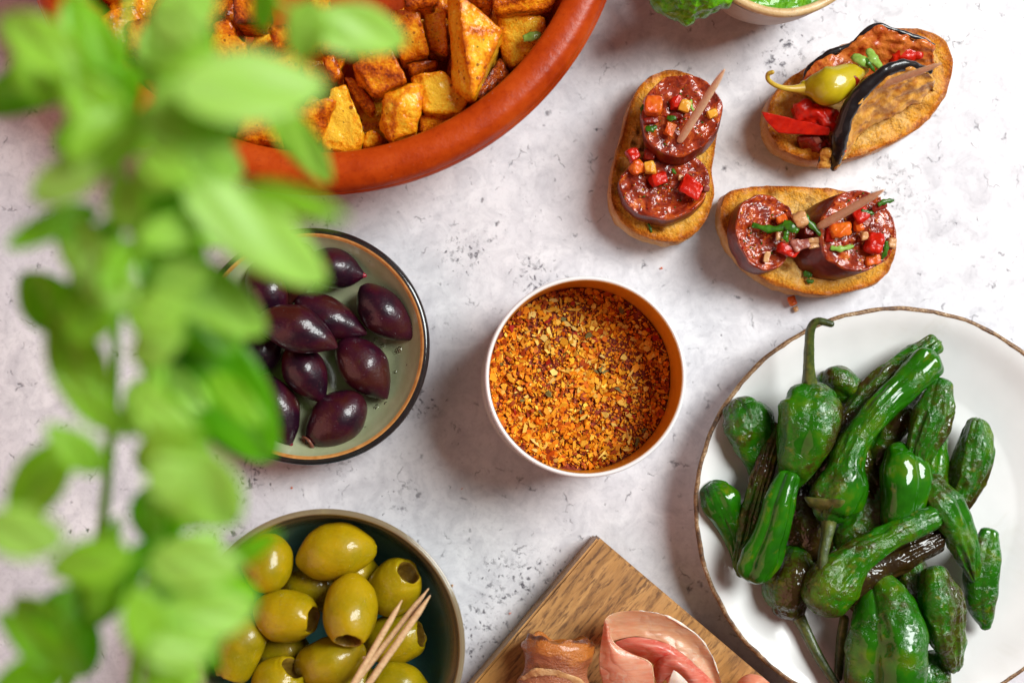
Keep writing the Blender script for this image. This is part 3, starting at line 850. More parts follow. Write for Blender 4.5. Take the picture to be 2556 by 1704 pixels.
potato([c1(1470, 690, 4.2), c1(1600, 650, 4.2), c1(1740, 1040, 3.7), c1(1700, 1170, 3.4), c1(1420, 1190, 3.3), c1(1400, 1120, 3.6)], 0.16, "bright yellow potato chunk at the rim beside the charred-edge one", 2.2)
potato([c1(715, 1100, 4.3), c1(770, 850, 4.6), c1(900, 820, 4.7), c1(1050, 950, 4.6), c1(1095, 1125, 4.2)], 0.52, "golden crusted potato at the lower rim left of the narrow leaf", 2.0)
potato([c1(690, -100, 4.8), c1(970, -100, 4.9), c1(1000, 60, 4.7), c1(940, 190, 4.5), c1(710, 195, 4.4)], 0.86, "dark red-brown potato seen between leaves at the top", 1.9)
potato([c1(-120, 160, 4.2), c1(60, 130, 4.4), c1(110, 250, 4.3), c1(50, 390, 4.0), c1(-130, 380, 3.9)], 0.55, "orange potato showing through leaves at the dish's far side", 2.0)
potato([c1(980, 200, 4.4), c1(1150, 180, 4.5), c1(1200, 320, 4.2), c1(1050, 400, 4.0)], 0.60, "small orange potato glimpsed through a gap in the leaves", 1.8)
potato([c1(1400, 220, 4.1), c1(1560, 180, 4.2), c1(1700, 310, 3.9), c1(1560, 390, 3.7), c1(1400, 410, 3.8)], 0.62, "browned potato below the top right-pointing leaf", 1.6)
potato([c1(1740, 1035, 3.2), c1(1800, 1000, 3.3), c1(1880, 1060, 3.1), c1(1830, 1150, 2.9), c1(1720, 1165, 2.9)], 0.28, "small yellow potato corner lying at the rim", 1.3)
potato([c1(1590, 600, 3.5), c1(1650, 600, 3.5), c1(1840, 850, 3.1), c1(1800, 900, 3.0), c1(1690, 800, 3.2)], 0.55, "narrow browned potato strip under the orange cube", 1.4)
potato([c1(1400, 450, 3.5), c1(1500, 420, 3.6), c1(1580, 590, 3.5), c1(1500, 640, 3.4)], 0.66, "rough browned potato edge beside the big blurred leaf", 1.6)
potato([c1(1290, -60, 4.4), c1(1480, -60, 4.4), c1(1440, 90, 4.1), c1(1330, 110, 4.1)], 0.42, "greenish-yellow potato behind the top leaf", 1.6)
potato([c1(540, 180, 4.2), c1(700, 150, 4.3), c1(740, 300, 4.1), c1(600, 330, 4.0)], 0.48, "golden potato behind the largest blurred leaf", 1.8)
# the layer under them, mostly hidden
k = 0
for ring_, cnt in ((7.6, 13), (5.4, 9)):
    for i in range(cnt):
        an = -math.pi * (0.04 + 0.92 * i / (cnt - 1)) + R_.uniform(-.08, .08)
        cx, cy = C[0] + ring_ * math.cos(an), C[1] + ring_ * math.sin(an)
        zt = R_.uniform(2.1, 2.6) if ring_ > 7 else R_.uniform(2.4, 3.0)
        pts = []
        for j in range(6):
            t = j / 6 * 2 * math.pi + R_.uniform(-.3, .3)
            rr_ = R_.uniform(0.8, 1.25)
            pts.append((cx + rr_ * math.cos(t), cy + rr_ * math.sin(t), zt + R_.uniform(-.3, .3)))
        potato(pts, R_.uniform(0.35, 0.7), "fried potato half hidden underneath the dish's top layer, %s ring of the heap" % ("outer" if ring_ > 7 else "inner"), 1.6)
# more of the heap towards the dish's far side, under the plant
for (x, y, t) in ((300, 60, .5), (230, 200, .4), (180, 60, .62), (400, 200, .55), (330, 290, .45), (500, 320, .5), (440, 30, .6), (120, 150, .4), (260, -60, .55), (560, 120, .4)):
    pts = []
    for j in range(6):
        an = j / 6 * 2 * math.pi + R_.uniform(-.3, .3)
        rr_ = R_.uniform(48, 74)
        pts.append(P(x + rr_ * math.cos(an), y + rr_ * math.sin(an), R_.uniform(3.5, 4.3)))
    potato(pts, t, "fried potato lying under the blurred herb leaves", 1.9)

# ------------------------------------------------------------------ olives
def olive_mesh(center, Lc, Wc, ang, pitch, profile, seed, amp=0.02, roll=0.0):
    a, p = math.radians(ang), math.radians(pitch)
    ax = np.array([math.cos(a) * math.cos(p), -math.sin(a) * math.cos(p), math.sin(p)])
    up = np.array([0, 0, 1.0]); s = np.cross(up, ax); s /= np.linalg.norm(s); u = np.cross(ax, s)
    pr_ = catmull(np.array(profile, float), 54)
    pr_[:, 1] = np.maximum(pr_[:, 1], 0.004)
    nr = 36
    th = np.linspace(0, 2 * math.pi, nr, endpoint=False)
    bend = 0.05 * Lc * np.sin(np.pi * np.clip(pr_[:, 0], 0, 1))
    V = center + np.outer((pr_[:, 0] - 0.5) * Lc, ax)[:, None, :] + (pr_[:, 1] * Wc / 2)[:, None, None] * (np.cos(th)[None, :, None] * s + np.sin(th)[None, :, None] * u) + (bend[:, None] * (math.cos(roll) * s + math.sin(roll) * u))[:, None, :]
    V = V.reshape(-1, 3)
    F = grid_faces(54, nr, wv=True)
    V = displace(V, F, amp, 1.1, 2, seed)
    return V, F, pr_, ax

KPROF = [(0, 0), (0.012, .13), (.05, .37), (.15, .66), (.3, .90), (.46, 1), (.62, .91), (.78, .65), (.90, .35), (.965, .16), (1, .0)]
KPROF_OPEN = [(0.09, 0.0), (0.09, .16), (0.05, .22), (0.03, .30), (.07, .47), (.16, .71), (.3, .92), (.47, 1), (.64, .93), (.8, .70), (.91, .42), (.97, .2), (1, .0)]
GPROF = [(0, 0), (.02, .24), (.08, .52), (.2, .81), (.36, .97), (.52, 1), (.68, .93), (.80, .79), (.875, .63), (.905, .535), (.90, .46), (.86, .425), (.78, .42), (.66, .40), (.58, .30), (.56, 0)]
GPROF_CLOSED = [(0, 0), (.02, .24), (.08, .50), (.2, .80), (.36, .97), (.52, 1), (.68, .93), (.83, .70), (.93, .44), (.975, .25), (.985, .12), (1, 0)]

ocount = [0]
def kalamata(x, y, z, L, W, ang, pitch, label, tip=False, opened=False):
    ocount[0] += 1
    z -= 0.30
    c = c7(x, y, z); k = S(z) / 2.375
    pfl = KPROF_OPEN if opened else KPROF
    V, F, pr_, ax = olive_mesh(c, L * k * 1.06, W * k * 0.97, ang, pitch, pfl, 100 + ocount[0], 0.045, R_.uniform(0, 6))
    mi = None
    mats = [M['kalamata']]
    if opened:
        mats = [M['kalamata'], M['kal_in']]
        mi = [1 if i // 36 < 6 else 0 for i in range(len(F))]
    o = mk("black_olive", V, F, mats, mi=mi, flip=True)
    tag(o, label, "olive", "dark purple olives in the sage bowl")
    if tip:
        e = c + ax * L * k * 0.475
        V, F, _ = sweep([e - ax * 0.08, e, e + ax * 0.08], [0.13, 0.12, 0.075], 8, 14, (3, 3))
        V = displace(V, F, 0.012, 6, 2, ocount[0])
        mk("tip", V, F, M['kal_tip'], o)

kalamata(800, 315, 1.75, 350, 255, 12, 2, "reddest purple olive, at the top of the sage bowl", tip=True)
kalamata(1112, 572, 1.75, 430, 272, 44, -4, "dark olive farthest right in the sage bowl, lying aslant")
kalamata(775, 590, 1.80, 455, 258, 27, 0, "purple olive with sharply pointed tip behind the topmost olive")
kalamata(575, 690, 2.95, 480, 285, 20, 3, "topmost dark olive lying across the others in the sage bowl", tip=True)
kalamata(640, 925, 1.75, 390, 268, 62, 2, "brownish purple olive poking out below the topmost olive")
kalamata(965, 910, 1.75, 420, 300, 50, -2, "fat dark olive right of centre below the pointed one")
kalamata(450, 1150, 1.8, 430, 275, 66, 2, "purple olive with reddish nub at lower left of sage bowl", tip=True)
kalamata(790, 1205, 1.75, 430, 325, 140, -2, "dark olive at the bottom of the sage bowl with its cut end showing", opened=False)
kalamata(330, 800, 1.7, 380, 260, 130, 0, "dark olive half covered by leaf at the sage bowl's left")
kalamata(400, 455, 1.8, 400, 270, 75, 4, "brown-tinged olive under the leaves at upper left of sage bowl")
kalamata(560, 330, 1.7, 380, 260, 100, 2, "olive hidden behind the leaf over the top of the sage bowl")
kalamata(180, 680, 1.75, 380, 260, 70, 0, "olive under the leaves at the sage bowl's far left edge")
kalamata(200, 1000, 1.75, 380, 260, 40, 0, "olive under the dark leaf at lower far left of sage bowl")
# pale cut end on the bottom olive
q = c7(640, 1335, 1.45)
V, F = lathe([(0.30, 0.0), (0.33, 0.04), (0.27, 0.09), (0.16, 0.05), (0.1, -0.04), (0.005, -0.06)], 24)
Rm = np.array(Vector((-0.70, -0.62, 0.36)).to_track_quat('Z', 'Y').to_matrix())
V = V @ Rm.T + q
V = displace(V, F, 0.03, 5, 2, 3)
host = [o for o in COL.objects if o.get("label", "").startswith("dark olive at the bottom")][0]
mk("cut_end", V, F, M['kal_in'], host)
# brine drops on the glaze
for i, (x, y, r) in enumerate(((1080, 770, 17), (1185, 790, 20), (1160, 920, 10), (1105, 1110, 14), (1050, 1130, 17), (1040, 730, 14), (880, 170, 10), (1010, 260, 8), (1230, 880, 8), (1130, 1180, 7), (980, 1250, 8))):
    q = c7(x, y, 0); rr_ = r * S(1.2) / 2.375
    rad = math.hypot(q[0] - KC[0], q[1] - KC[1])
    zz = float(np.interp(rad, [0, 1.2, 2.6, kr - 0.95, kr - 0.5], [0.55, 0.55, 0.72, 1.20, 1.72]))
    q = c7(x, y, zz)
    V, F = lathe([(rr_, 0.0), (rr_ * .95, rr_ * .2), (rr_ * .7, rr_ * .42), (rr_ * .35, rr_ * .52), (0.002, rr_ * .55), ], 16)
    V = V + q
    o = mk("brine_drop", V, F, M['water'])
    tag(o, "tiny clear brine drop on the sage bowl's inside", "drop", "brine drops in the sage bowl")

def green_olive(x, y, z, L, W, ang, pitch, label, closed=False):
    ocount[0] += 1
    c = c8(x, y, z); k = S(z) / 3.095
    V, F, pr_, ax = olive_mesh(c, L * k, W * k, ang, pitch, GPROF_CLOSED if closed else GPROF, 200 + ocount[0], 0.055, R_.uniform(0, 6))
    if closed:
        mats, mi = [M['olive']], None
    else:
        mats = [M['olive'], M['olive_in']]
        # ragged cut: nudge the lip rings
        lip = (pr_[:, 0] > 0.87)
        idx = np.repeat(lip, 36)
        V[idx] += np.outer(fbm(V[idx] * 4, 2, ocount[0]) * 0.05, ax)
        first = int(np.argmax(pr_[:, 0] >= pr_[:, 0].max() - 1e-6)) + 1
        mi = [1 if i // 36 >= first + 1 else 0 for i in range(len(F))]
    F = [tuple(reversed(f)) for f in F]
    if closed:
        return tag(mk("green_olive", V, F, M['olive']), label, "olive", "green olives in the teal bowl")
    o = thing("green_olive", label, "olive", [c[0], c[1], V[:, 2].min()], "green olives in the teal bowl")
    mk_split(V, F, mi, [("skin", M['olive']), ("pit_hole", M['olive_in'])], o)
    return o

green_olive(712, 510, 4.0, 480, 412, 95, 12, "plump green olive at upper left of the teal bowl, no hole showing", closed=True)
green_olive(1232, 440, 3.9, 640, 428, -11, 2, "longest green olive lying level at the top of the teal bowl", closed=True)
green_olive(1675, 705, 3.6, 540, 410, -50, 34, "green olive at upper right with its dark pit hole facing up")
green_olive(850, 900, 4.2, 540, 414, 8, 17, "green olive left of centre with its hole facing right")
green_olive(1350, 880, 4.7, 620, 436, 93, 33, "central green olive with its round hole facing the viewer")
green_olive(1190, 1245, 3.9, 580, 400, -22, 8, "green olive under the central one, cut end behind the toothpicks", closed=True)
green_olive(510, 1180, 4.0, 570, 372, 112, 8, "green olive with orange sheen at lower left beside the leaf")
green_olive(800, 1450, 3.9, 480, 410, -50, 20, "green olive at the bottom edge with a notched cut end")
green_olive(1690, 1095, 3.0, 520, 400, -12, 14, "green olive behind the toothpicks at the right")
green_olive(1715, 1470, 3.3, 520, 400, 10, 2, "green olive in the lower right corner of the teal bowl", closed=True)
green_olive(1060, 700, 2.6, 520, 400, 20, 0, "shadowed green olive beneath the longest olive", closed=True)
green_olive(820, 1160, 2.5, 480, 390, 30, 0, "deep shadowed green olive below the hole-right olive", closed=True)
green_olive(1390, 600, 2.5, 460, 380, 60, 0, "green olive just peeping between the longest and central olives", closed=True)
green_olive(1330, 1440, 2.8, 500, 390, 40, 0, "shadowed green olive at the toothpicks' lower end", closed=True)
green_olive(1180, 1620, 3.9, 540, 410, 30, 4, "green olive beyond the picture's lower edge near the toothpicks", closed=True)
green_olive(420, 820, 2.3, 480, 380, 70, 0, "dark green olive under the leaf tip at the teal bowl's left", closed=True)

def toothpick(a, b, wide, label, wood_t=0.0, taper_a=True, group=None):
    d = b - a
    k = [0, .03, .12, .25, .6, .85, .97, 1]
    r = np.array([.25, .35, .8, 1, 1, 1, .95, .9]) if taper_a else np.array([.8, .9, 1, 1, .95, .75, .35, .22])
    pts = [a + d * t for t in k]
    V, F, u = sweep(pts, r * wide, 40, 12, (3, 3), flat=0.85)
    V = displace(V, F, 0.006, 5, 2, 3)
    o = mk("toothpick", V, F, M['pick'], col=np.stack([np.full(len(V), wood_t), u, u], -1))
    return tag(o, label, "toothpick", group)

TP = "wooden toothpicks in the teal bowl"
toothpick(c8(1948, 708, 5.15), c8(1330, 1500, 5.3), 0.105, "hindmost of three toothpicks, longest tip to the upper right", 0, True, TP)
toothpick(c8(1960, 762, 5.45), c8(1430, 1520, 5.6), 0.115, "frontmost of three toothpicks, its tip over the bowl rim's inside", 0, True, TP)
toothpick(c8(1742, 800, 5.45), c8(1310, 1540, 5.9), 0.105, "leftmost toothpick with the lower, separate tip", 0, True, TP)

# ------------------------------------------------------------------ spice mix
SZ = 2.2
sr_ = tr - 0.17
rr = np.linspace(0.01, sr_, 60)
V, F = lathe(np.stack([rr, np.full(60, SZ)], -1), 180, TC)
hgt = lambda p: 0.10 * fbm(np.stack([p[:, 0] * .8, p[:, 1] * .8, p[:, 0] * 0], -1), 2, 3)
V[:, 2] += hgt(V) + 0.05 * fbm(V * 6, 3, 9)
pal = np.array([(0.68, 0.21, 0.006), (0.58, 0.13, 0.004), (0.76, 0.30, 0.010), (0.34, 0.05, 0.003), (0.80, 0.40, 0.025), (0.72, 0.25, 0.008), (0.84, 0.52, 0.07), (0.22, 0.025, 0.003), (0.78, 0.34, 0.012)])
cb = np.array([0.30, 0.045, 0.002]) * (0.75 + 0.25 * fbm(V * 5, 3, 2))[:, None]  # base painted dark red-brown for the shaded gaps between flakes
bv, bf, bc = [V], list(F), [np.clip(cb, 0.02, 1)]
off_ = len(V)
def flake(center, sz, asp, col, thick=None, curl=0.0):
    n_ = R_.choice((4, 5, 5, 6))
    th = np.sort(NP.uniform(0, 2 * math.pi, n_)) if R_.random() < .5 else np.arange(n_) / n_ * 2 * math.pi + NP.uniform(-.3, .3, n_)
    rad = sz * NP.uniform(.7, 1.15, n_)
    t = thick or sz * R_.uniform(.25, .6)
    top = np.stack([rad * np.cos(th), rad * np.sin(th) * asp, np.full(n_, t / 2)], -1)
    top[:, 2] += curl * top[:, 0] ** 2 / max(sz, 1e-6)
    bot = top.copy(); bot[:, 2] -= t; bot[:, :2] *= 0.9
    v = np.vstack([top, bot])
    ax_, ay_, az_ = NP.normal(0, .35), NP.normal(0, .35), NP.uniform(0, 6.28)
    Rx = np.array(Matrix.Rotation(ax_, 3, 'X')); Ry = np.array(Matrix.Rotation(ay_, 3, 'Y')); Rz = np.array(Matrix.Rotation(az_, 3, 'Z'))
    v = v @ (Rz @ Ry @ Rx).T + center
    f = [tuple(range(n_)), tuple(range(2 * n_ - 1, n_ - 1, -1))] + [(i, n_ + i, n_ + (i + 1) % n_, (i + 1) % n_) for i in range(n_)]
    return v, f
for i in range(8200):
    a_, q_ = NP.uniform(0, 2 * math.pi), math.sqrt(NP.uniform(0, 1)) * (sr_ - 0.05)
    p = np.array([[TC[0] + q_ * math.cos(a_), TC[1] + q_ * math.sin(a_), 0]])
    dens = fbm(p * 0.9, 2, 30)[0]
    s_ = min(abs(NP.normal(0.040, 0.036)) + 0.020, 0.14) * (1.0 + 0.5 * np.clip(-dens, -.6, .9))
    z = SZ + hgt(p)[0] + NP.uniform(0.0, 0.09) + s_ * .2
    v, f = flake(np.array([p[0, 0], p[0, 1], z]), s_, R_.uniform(.45, 1), None)
    c = pal[NP.choice(len(pal), p=[.17, .17, .15, .17, .1, .1, .05, .07, .02])] * NP.uniform(.85, 1.45)
    bv.append(v); bf += [tuple(j + off_ for j in q) for q in f]; bc.append(np.tile(np.clip(c, 0, 1), (len(v), 1))); off_ += len(v)
spice = mk("spice_mix", np.vstack(bv), bf, M['spice'], smooth=False, col=np.vstack(bc))
tag(spice, "coarse orange spice mix of flakes filling the tin", "spice", None, "stuff")
big_pal = [(0.82, 0.46, 0.06), (0.80, 0.36, 0.02), (0.86, 0.58, 0.12), (0.76, 0.28, 0.012), (0.88, 0.62, 0.17), (0.82, 0.40, 0.03)]
for i in range(280):
    while True:
        a_, q_ = NP.uniform(0, 2 * math.pi), math.sqrt(NP.uniform(0, 1)) * (sr_ - 0.14)
        p = np.array([[TC[0] + q_ * math.cos(a_), TC[1] + q_ * math.sin(a_), 0]])
        if vn(p * 0.7, 77)[0] > NP.uniform(-.7, .3): break
    long_ = R_.random() < 0.4
    s_ = R_.uniform(0.13, 0.29) if long_ else R_.uniform(0.09, 0.18)
    v, f = flake(np.array([p[0, 0], p[0, 1], SZ + hgt(p)[0] + 0.10 + R_.uniform(0, .05)]), s_, R_.uniform(.22, .4) if long_ else R_.uniform(.6, 1), None, R_.uniform(.03, .05), R_.uniform(-.3, .5))
    c = np.array(R_.choice(big_pal)) * R_.uniform(.8, 1.12)
    if R_.random() < 0.07: c = np.array((0.34, 0.012, 0.006))
    elif R_.random() < 0.06: c = np.array((0.16, 0.15, 0.05))
    mk("flake", v, f, M['spice'], spice, smooth=False, col=np.tile(np.clip(c, 0, 1), (len(v), 1)))

# ------------------------------------------------------------------ toasts
def bread(outline, ztop, label, seed, zfun=None, holes=34):
    ol = catmull(np.array(outline), 120, closed=True)
    c = ol.mean(0)
    c[2] = ztop
    rows, rim, side, hol = [], [], [], []
    for t in np.linspace(0.01, 0.93, 46):
        q = c + (ol - c) * t; q[:, 2] = ztop
        rows.append(q); rim.append(np.full(120, t ** 7)); side.append(np.zeros(120))
    for t, z, s in ((0.965, ztop + 0.01, 0), (0.988, ztop - 0.01, .05), (1.0, ztop - 0.09, .5), (1.006, ztop * 0.68, 1), (1.0, ztop * 0.4, 1), (0.985, ztop * 0.15, 1), (0.95, 0.03, 1), (0.8, 0.02, 1)):
        q = c + (ol - c) * t; q[:, 2] = z
        rows.append(q); rim.append(np.full(120, 1.0)); side.append(np.full(120, s))
    n = len(rows)
    V = np.vstack(rows); rim = np.concatenate(rim); side = np.concatenate(side)
    topm = (side < 0.5)
    d = 0.08 * fbm(V * 1.3, 3, seed) + 0.04 * fbm(V * 5, 3, seed + 3)
    rs = random.Random(seed)
    hole = np.zeros(len(V))
    for _ in range(holes):
        t = rs.randrange(120); f_ = rs.uniform(.2, .85)
        h = c + (ol[t] - c) * f_
        r_ = rs.uniform(.06, .24)
        w = np.exp(-(((V[:, 0] - h[0]) / r_) ** 2 + ((V[:, 1] - h[1]) / (r_ * .75)) ** 2) ** 1.5)
        hole = np.maximum(hole, w); d -= w * (0.12 + r_ * 1.0)
    V[:, 2] += np.where(topm, d, 0)
    F = grid_faces(n, 120, wv=True)
    sd = ~topm
    nn = vnorm(V, F)
    V[sd] += nn[sd] * (0.05 * fbm(V[sd] * 2.2, 3, seed + 9))[:, None]
    V[:, 2] = np.maximum(V[:, 2], 0.01)
    o = thing("toast", label, "toast", [c[0], c[1], 0], "toasts topped with savoury food")
    ncr = sum(1 for r_ in rows) - 7
    mk_split(V, F, [0 if i // 120 < ncr else 1 for i in range(len(F))], [("toasted_crumb", M['bread']), ("crust", M['bread'])], o, col=np.stack([rim, hole, side], -1))
    return o

def chorizo(center, rx, ry, thick, grad, label, seed, rot=0.0, lean=(0, 0)):
    n, seg = 34, 72
    th = np.linspace(0, 2 * math.pi, seg, endpoint=False)
    wob_ = 1 + 0.035 * np.sin(2 * th + seed) + 0.025 * np.sin(3 * th + seed * 2) + 0.014 * np.sin(7 * th + seed) + 0.01 * np.sin(11 * th)
    rows, mi_row = [], []
    for t in np.linspace(0.01, 0.95, n):
        rows.append((t, 0.0)); 
    for t, z in ((0.975, -0.01), (0.995, -0.05), (1.0, -0.11), (1.01, -thick * .4), (1.0, -thick * .75), (0.97, -thick), (0.4, -thick)):
        rows.append((t, z))
    cs, sn = math.cos(rot), math.sin(rot)
    V = []
    for t, z in rows:
        x = rx * t * np.cos(th) * wob_; y = ry * t * np.sin(th) * wob_
        X, Y = x * cs - y * sn, x * sn + y * cs
        q_ = -z / thick
        V.append(np.stack([X + lean[0] * q_, Y + lean[1] * q_, grad[0] * X + grad[1] * Y * (1 - .0 * q_) + z], -1))
    V = np.vstack(V)
    top = np.repeat(np.array([z >= -0.02 for _, z in rows]), seg)
    bumps = 0.09 * fbm(V * 1.9, 3, seed) + 0.03 * fbm(V * 7, 3, seed + 5)
    rimlift = np.repeat(np.array([0.05 * max(0, (t - .8) / .15) if z > -.02 else 0 for t, z in rows]), seg)
    V[:, 2] += np.where(top, bumps + rimlift, 0)
    V[:, :2] *= (1 + 0.008 * fbm(V * 3, 2, seed))[:, None]
    V = V + center
    F = grid_faces(len(rows), seg, wv=True)
    cut = n + 1
    face = [f for i, f in enumerate(F) if i // seg < cut]
    rest = [f for i, f in enumerate(F) if i // seg >= cut]
    o = thing("chorizo_slice", label, "chorizo", [center[0], center[1], center[2] - thick], "fried chorizo slices on toast")
    mk_split(V, F, [0 if i // seg < cut else 1 for i in range(len(F))], [("cut_face", M['chorizo']), ("casing", M['casing'])], o)
    rs = np.random.default_rng(int(seed))
    tv = V[top]
    bv_, bf_, bc2, o_ = [], [], [], 0
    for i in range(130):
        p = tv[rs.integers(len(tv))]
        v, f = flake(p + np.array([0, 0, .02]), rs.uniform(.015, .065), rs.uniform(.4, 1), None)
        bv_.append(v); bf_ += [tuple(j + o_ for j in q) for q in f]; o_ += len(v)
        c_ = [(.6, .10, .006), (.7, .28, .02), (.35, .012, .004), (.03, .11, .008), (.5, .2, .06)][rs.integers(5)]
        bc2.append(np.tile(c_, (len(v), 1)))
    sm = mk("seasoning", np.vstack(bv_), bf_, M['bits'], o, col=np.vstack(bc2))
    sm["kind"] = "stuff"
    return o

dc = [0]
def dice(cc, x, y, z, w, h, scale, mat, label, rot=0.0, hgt_=None, name="tomato_dice", group="diced vegetables on the toasts", amp=0.02):
    dc[0] += 1
    c = cc(x, y, z); k = S(z) / scale
    w *= k / 2 * 0.93; h *= k / 2 * 0.93
    t = hgt_ or min(w, h) * 1.3
    cs, sn = math.cos(math.radians(rot)), math.sin(math.radians(rot))
    pts = []
    for dx in (-1, 1):
        for dy in (-1, 1):
            for dz in (-1, 1):
                X = dx * w * R_.uniform(.6, 1.12); Y = dy * h * R_.uniform(.6, 1.12)
                pts.append(c + np.array([X * cs - Y * sn, X * sn + Y * cs, dz * t / 2 + R_.uniform(-.25, .25) * t]))
    m_ = min(w, h, t)
    pts += [c + np.array([R_.uniform(-.9, .9) * w, R_.uniform(-.9, .9) * h, R_.uniform(.3, .75) * t]) for _ in range(3)]
    V, F, e = chunk(pts, m_ * 0.22, 3, m_ * 0.16, 2.6, dc[0] + 50, 2)
    V = displace(V, F, m_ * 0.05, 10, 2, dc[0])
    o = mk(name, V, F, M[mat])
    return tag(o, label, {"tomato_dice": "tomato", "onion_piece": "onion", "tomato_chunk": "tomato"}.get(name, "vegetable"), group)

def herb(pts, width, label, mat='herb', curl=0.03, thick=0.012):
    c = catmull(np.array(pts), 16)
    T, N, B = frames(c)
    sd = np.cross(np.array([0, 0, 1.0]), T); sd /= np.maximum(np.linalg.norm(sd, axis=1, keepdims=True), 1e-6)
    t = np.linspace(0, 1, 16)
    w = width * (0.35 + 0.65 * np.sin(np.pi * np.clip(t * .9 + .08, 0, 1)) ** .7) * (1 + (.25 if width < .3 else .07) * np.sin(t * 17 + len(label)))
    Gd = np.stack([c + sd * (w * k_)[:, None] + np.array([0, 0, curl * (1 - abs(k_) * 2) ]) for k_ in (-.5, -.25, 0, .25, .5)], 1)
    V, F = shell(Gd, thick)
    V = displace(V, F, 0.01, 5, 2, 4)
    o = mk("herb_piece", V, F, M[mat])
    return tag(o, label, "herb", "chopped herbs on the food")

# toast 1 : upright, two chorizo slices
B1 = [(560, 95), (450, 130), (345, 230), (270, 400), (215, 640), (155, 850), (132, 1000), (150, 1150), (230, 1280), (380, 1385), (560, 1432), (700, 1415), (830, 1330), (910, 1200), (945, 1050), (930, 880), (955, 680), (970, 480), (920, 280), (800, 140), (680, 96)]
bread([c4(x, y, 1.3) for x, y in B1], 1.45, "upright oval toast with two stacked chorizo slices", 21)
k4 = S(2.0) / 3.136
chorizo(c4(566, 975, 2.15), 355 * k4, 268 * k4, 0.62, (0.02, -0.05), "lower chorizo slice on the upright toast, partly covered", 31, 0.03, (0.0, -0.16))
k4 = S(3.0) / 3.136
chorizo(c4(688, 428, 3.05), 308 * k4, 318 * k4, 0.80, (0.08, 0.10), "upper chorizo slice on the upright toast, pierced by a toothpick", 32, 0.1, (0.08, -0.22))
toothpick(c4(682, 628, 3.0), c4(1028, 78, 5.6), 0.14, "toothpick leaning from the upper chorizo slice of the upright toast", 0.8, False)
s4 = 3.136
dice(c4, 465, 365, 3.2, 130, 170, s4, 'orange', "orange tomato dice at the left edge of the upright toast's upper slice", -8)
dice(c4, 650, 335, 3.25, 95, 110, s4, 'red', "red tomato dice in the middle of the upright toast's upper slice", 10)
dice(c4, 718, 365, 3.3, 100, 115, s4, 'gold', "yellow dice beside the toothpick on the upright toast", -14)
dice(c4, 935, 425, 3.25, 80, 80, s4, 'gold', "small yellow dice right of the upright toast's toothpick", 20)
dice(c4, 608, 545, 3.15, 90, 140, s4, 'orange', "orange sliver left of the toothpick's foot on upright toast", -25)
dice(c4, 650, 445, 3.15, 120, 60, s4, 'dred', "dark tomato shred in the upper slice's hollow", 10)
dice(c4, 450, 470, 3.05, 130, 70, s4, 'dred', "dark red shred under the orange dice on upright toast", 8)
dice(c4, 320, 745, 2.35, 110, 110, s4, 'red', "red tomato dice at the upper left of the lower slice", 25)
dice(c4, 438, 745, 2.35, 100, 110, s4, 'dred', "dull red onion dice touching the upper chorizo slice", -10)
dice(c4, 445, 840, 2.45, 105, 110, s4, 'gold', "yellow-orange dice near the top of the lower slice", 5)
dice(c4, 350, 850, 2.3, 120, 130, s4, 'orange', "orange pulp lump on the left of the lower slice", 35)
dice(c4, 515, 935, 2.35, 160, 120, s4, 'red', "red tomato piece in the middle of the lower slice", 18)
dice(c4, 765, 1000, 2.4, 190, 150, s4, 'red', "largest red tomato dice, at the right of the lower slice", -28)
dice(c4, 885, 1005, 2.35, 70, 60, s4, 'ponion', "pale pink bit beside the largest tomato dice", 0, name="onion_piece")
dice(c4, 690, 920, 2.3, 60, 50, s4, 'onion', "tiny pale onion bit above the largest tomato dice", 0, name="onion_piece")
herb([c4(410, 530, 3.1), c4(455, 540, 3.15), c4(500, 520, 3.1)], 0.22, "green herb leaf at the left edge of the upright toast's upper slice")
herb([c4(580, 450, 3.2), c4(620, 455, 3.25), c4(660, 435, 3.2)], 0.2, "dark herb bit in the middle of the upper slice")
herb([c4(770, 310, 3.25), c4(760, 350, 3.3), c4(790, 400, 3.25)], 0.14, "light herb flecks beside the upright toast's toothpick", 'pherb')
herb([c4(395, 350, 3.0), c4(385, 400, 2.95), c4(400, 450, 2.95)], 0.14, "thin green shred left of the orange dice")
herb([c4(650, 1210, 1.9), c4(665, 1240, 1.75), c4(690, 1245, 1.7)], 0.18, "green herb bit hanging at the lower slice's front edge")
herb([c4(430, 1280, 1.55), c4(450, 1320, 1.55), c4(460, 1350, 1.53)], 0.1, "dark herb shred on the upright toast's lower crust")
herb([c4(620, 850, 2.3), c4(630, 870, 2.32), c4(650, 890, 2.3)], 0.12, "dark herb speck just below the upper slice")

# toast 3 : lying, two chorizo slices
B3 = [(250, 240), (420, 200), (650, 182), (950, 190), (1300, 215), (1550, 270), (1800, 390), (1945, 600), (1962, 800), (1930, 950), (1850, 1110), (1700, 1215), (1400, 1295), (1150, 1308), (900, 1265), (650, 1175), (450, 1040), (300, 880), (205, 700), (152, 520), (172, 330)]
bread([c5(x, y, 1.35) for x, y in B3], 1.5, "lying oval toast with two chorizo slices and diced tomato", 24)
k5 = S(2.4) / 4.127
chorizo(c5(625, 655, 2.35), 325 * k5, 388 * k5, 0.85, (-0.16, 0.06), "left chorizo slice on the lying toast", 41, 0.0, (-0.16, -0.08))
k5 = S(2.7) / 4.127
chorizo(c5(1575, 650, 2.75), 418 * k5, 405 * k5, 1.2, (-0.05, 0.05), "right chorizo slice on the lying toast, pierced by a toothpick", 42, -0.3, (-0.72, -0.22))
toothpick(c5(1175, 605, 2.75), c5(1835, 228, 5.3), 0.15, "toothpick leaning from the right chorizo slice of the lying toast", 0.8, False)
s5 = 4.127
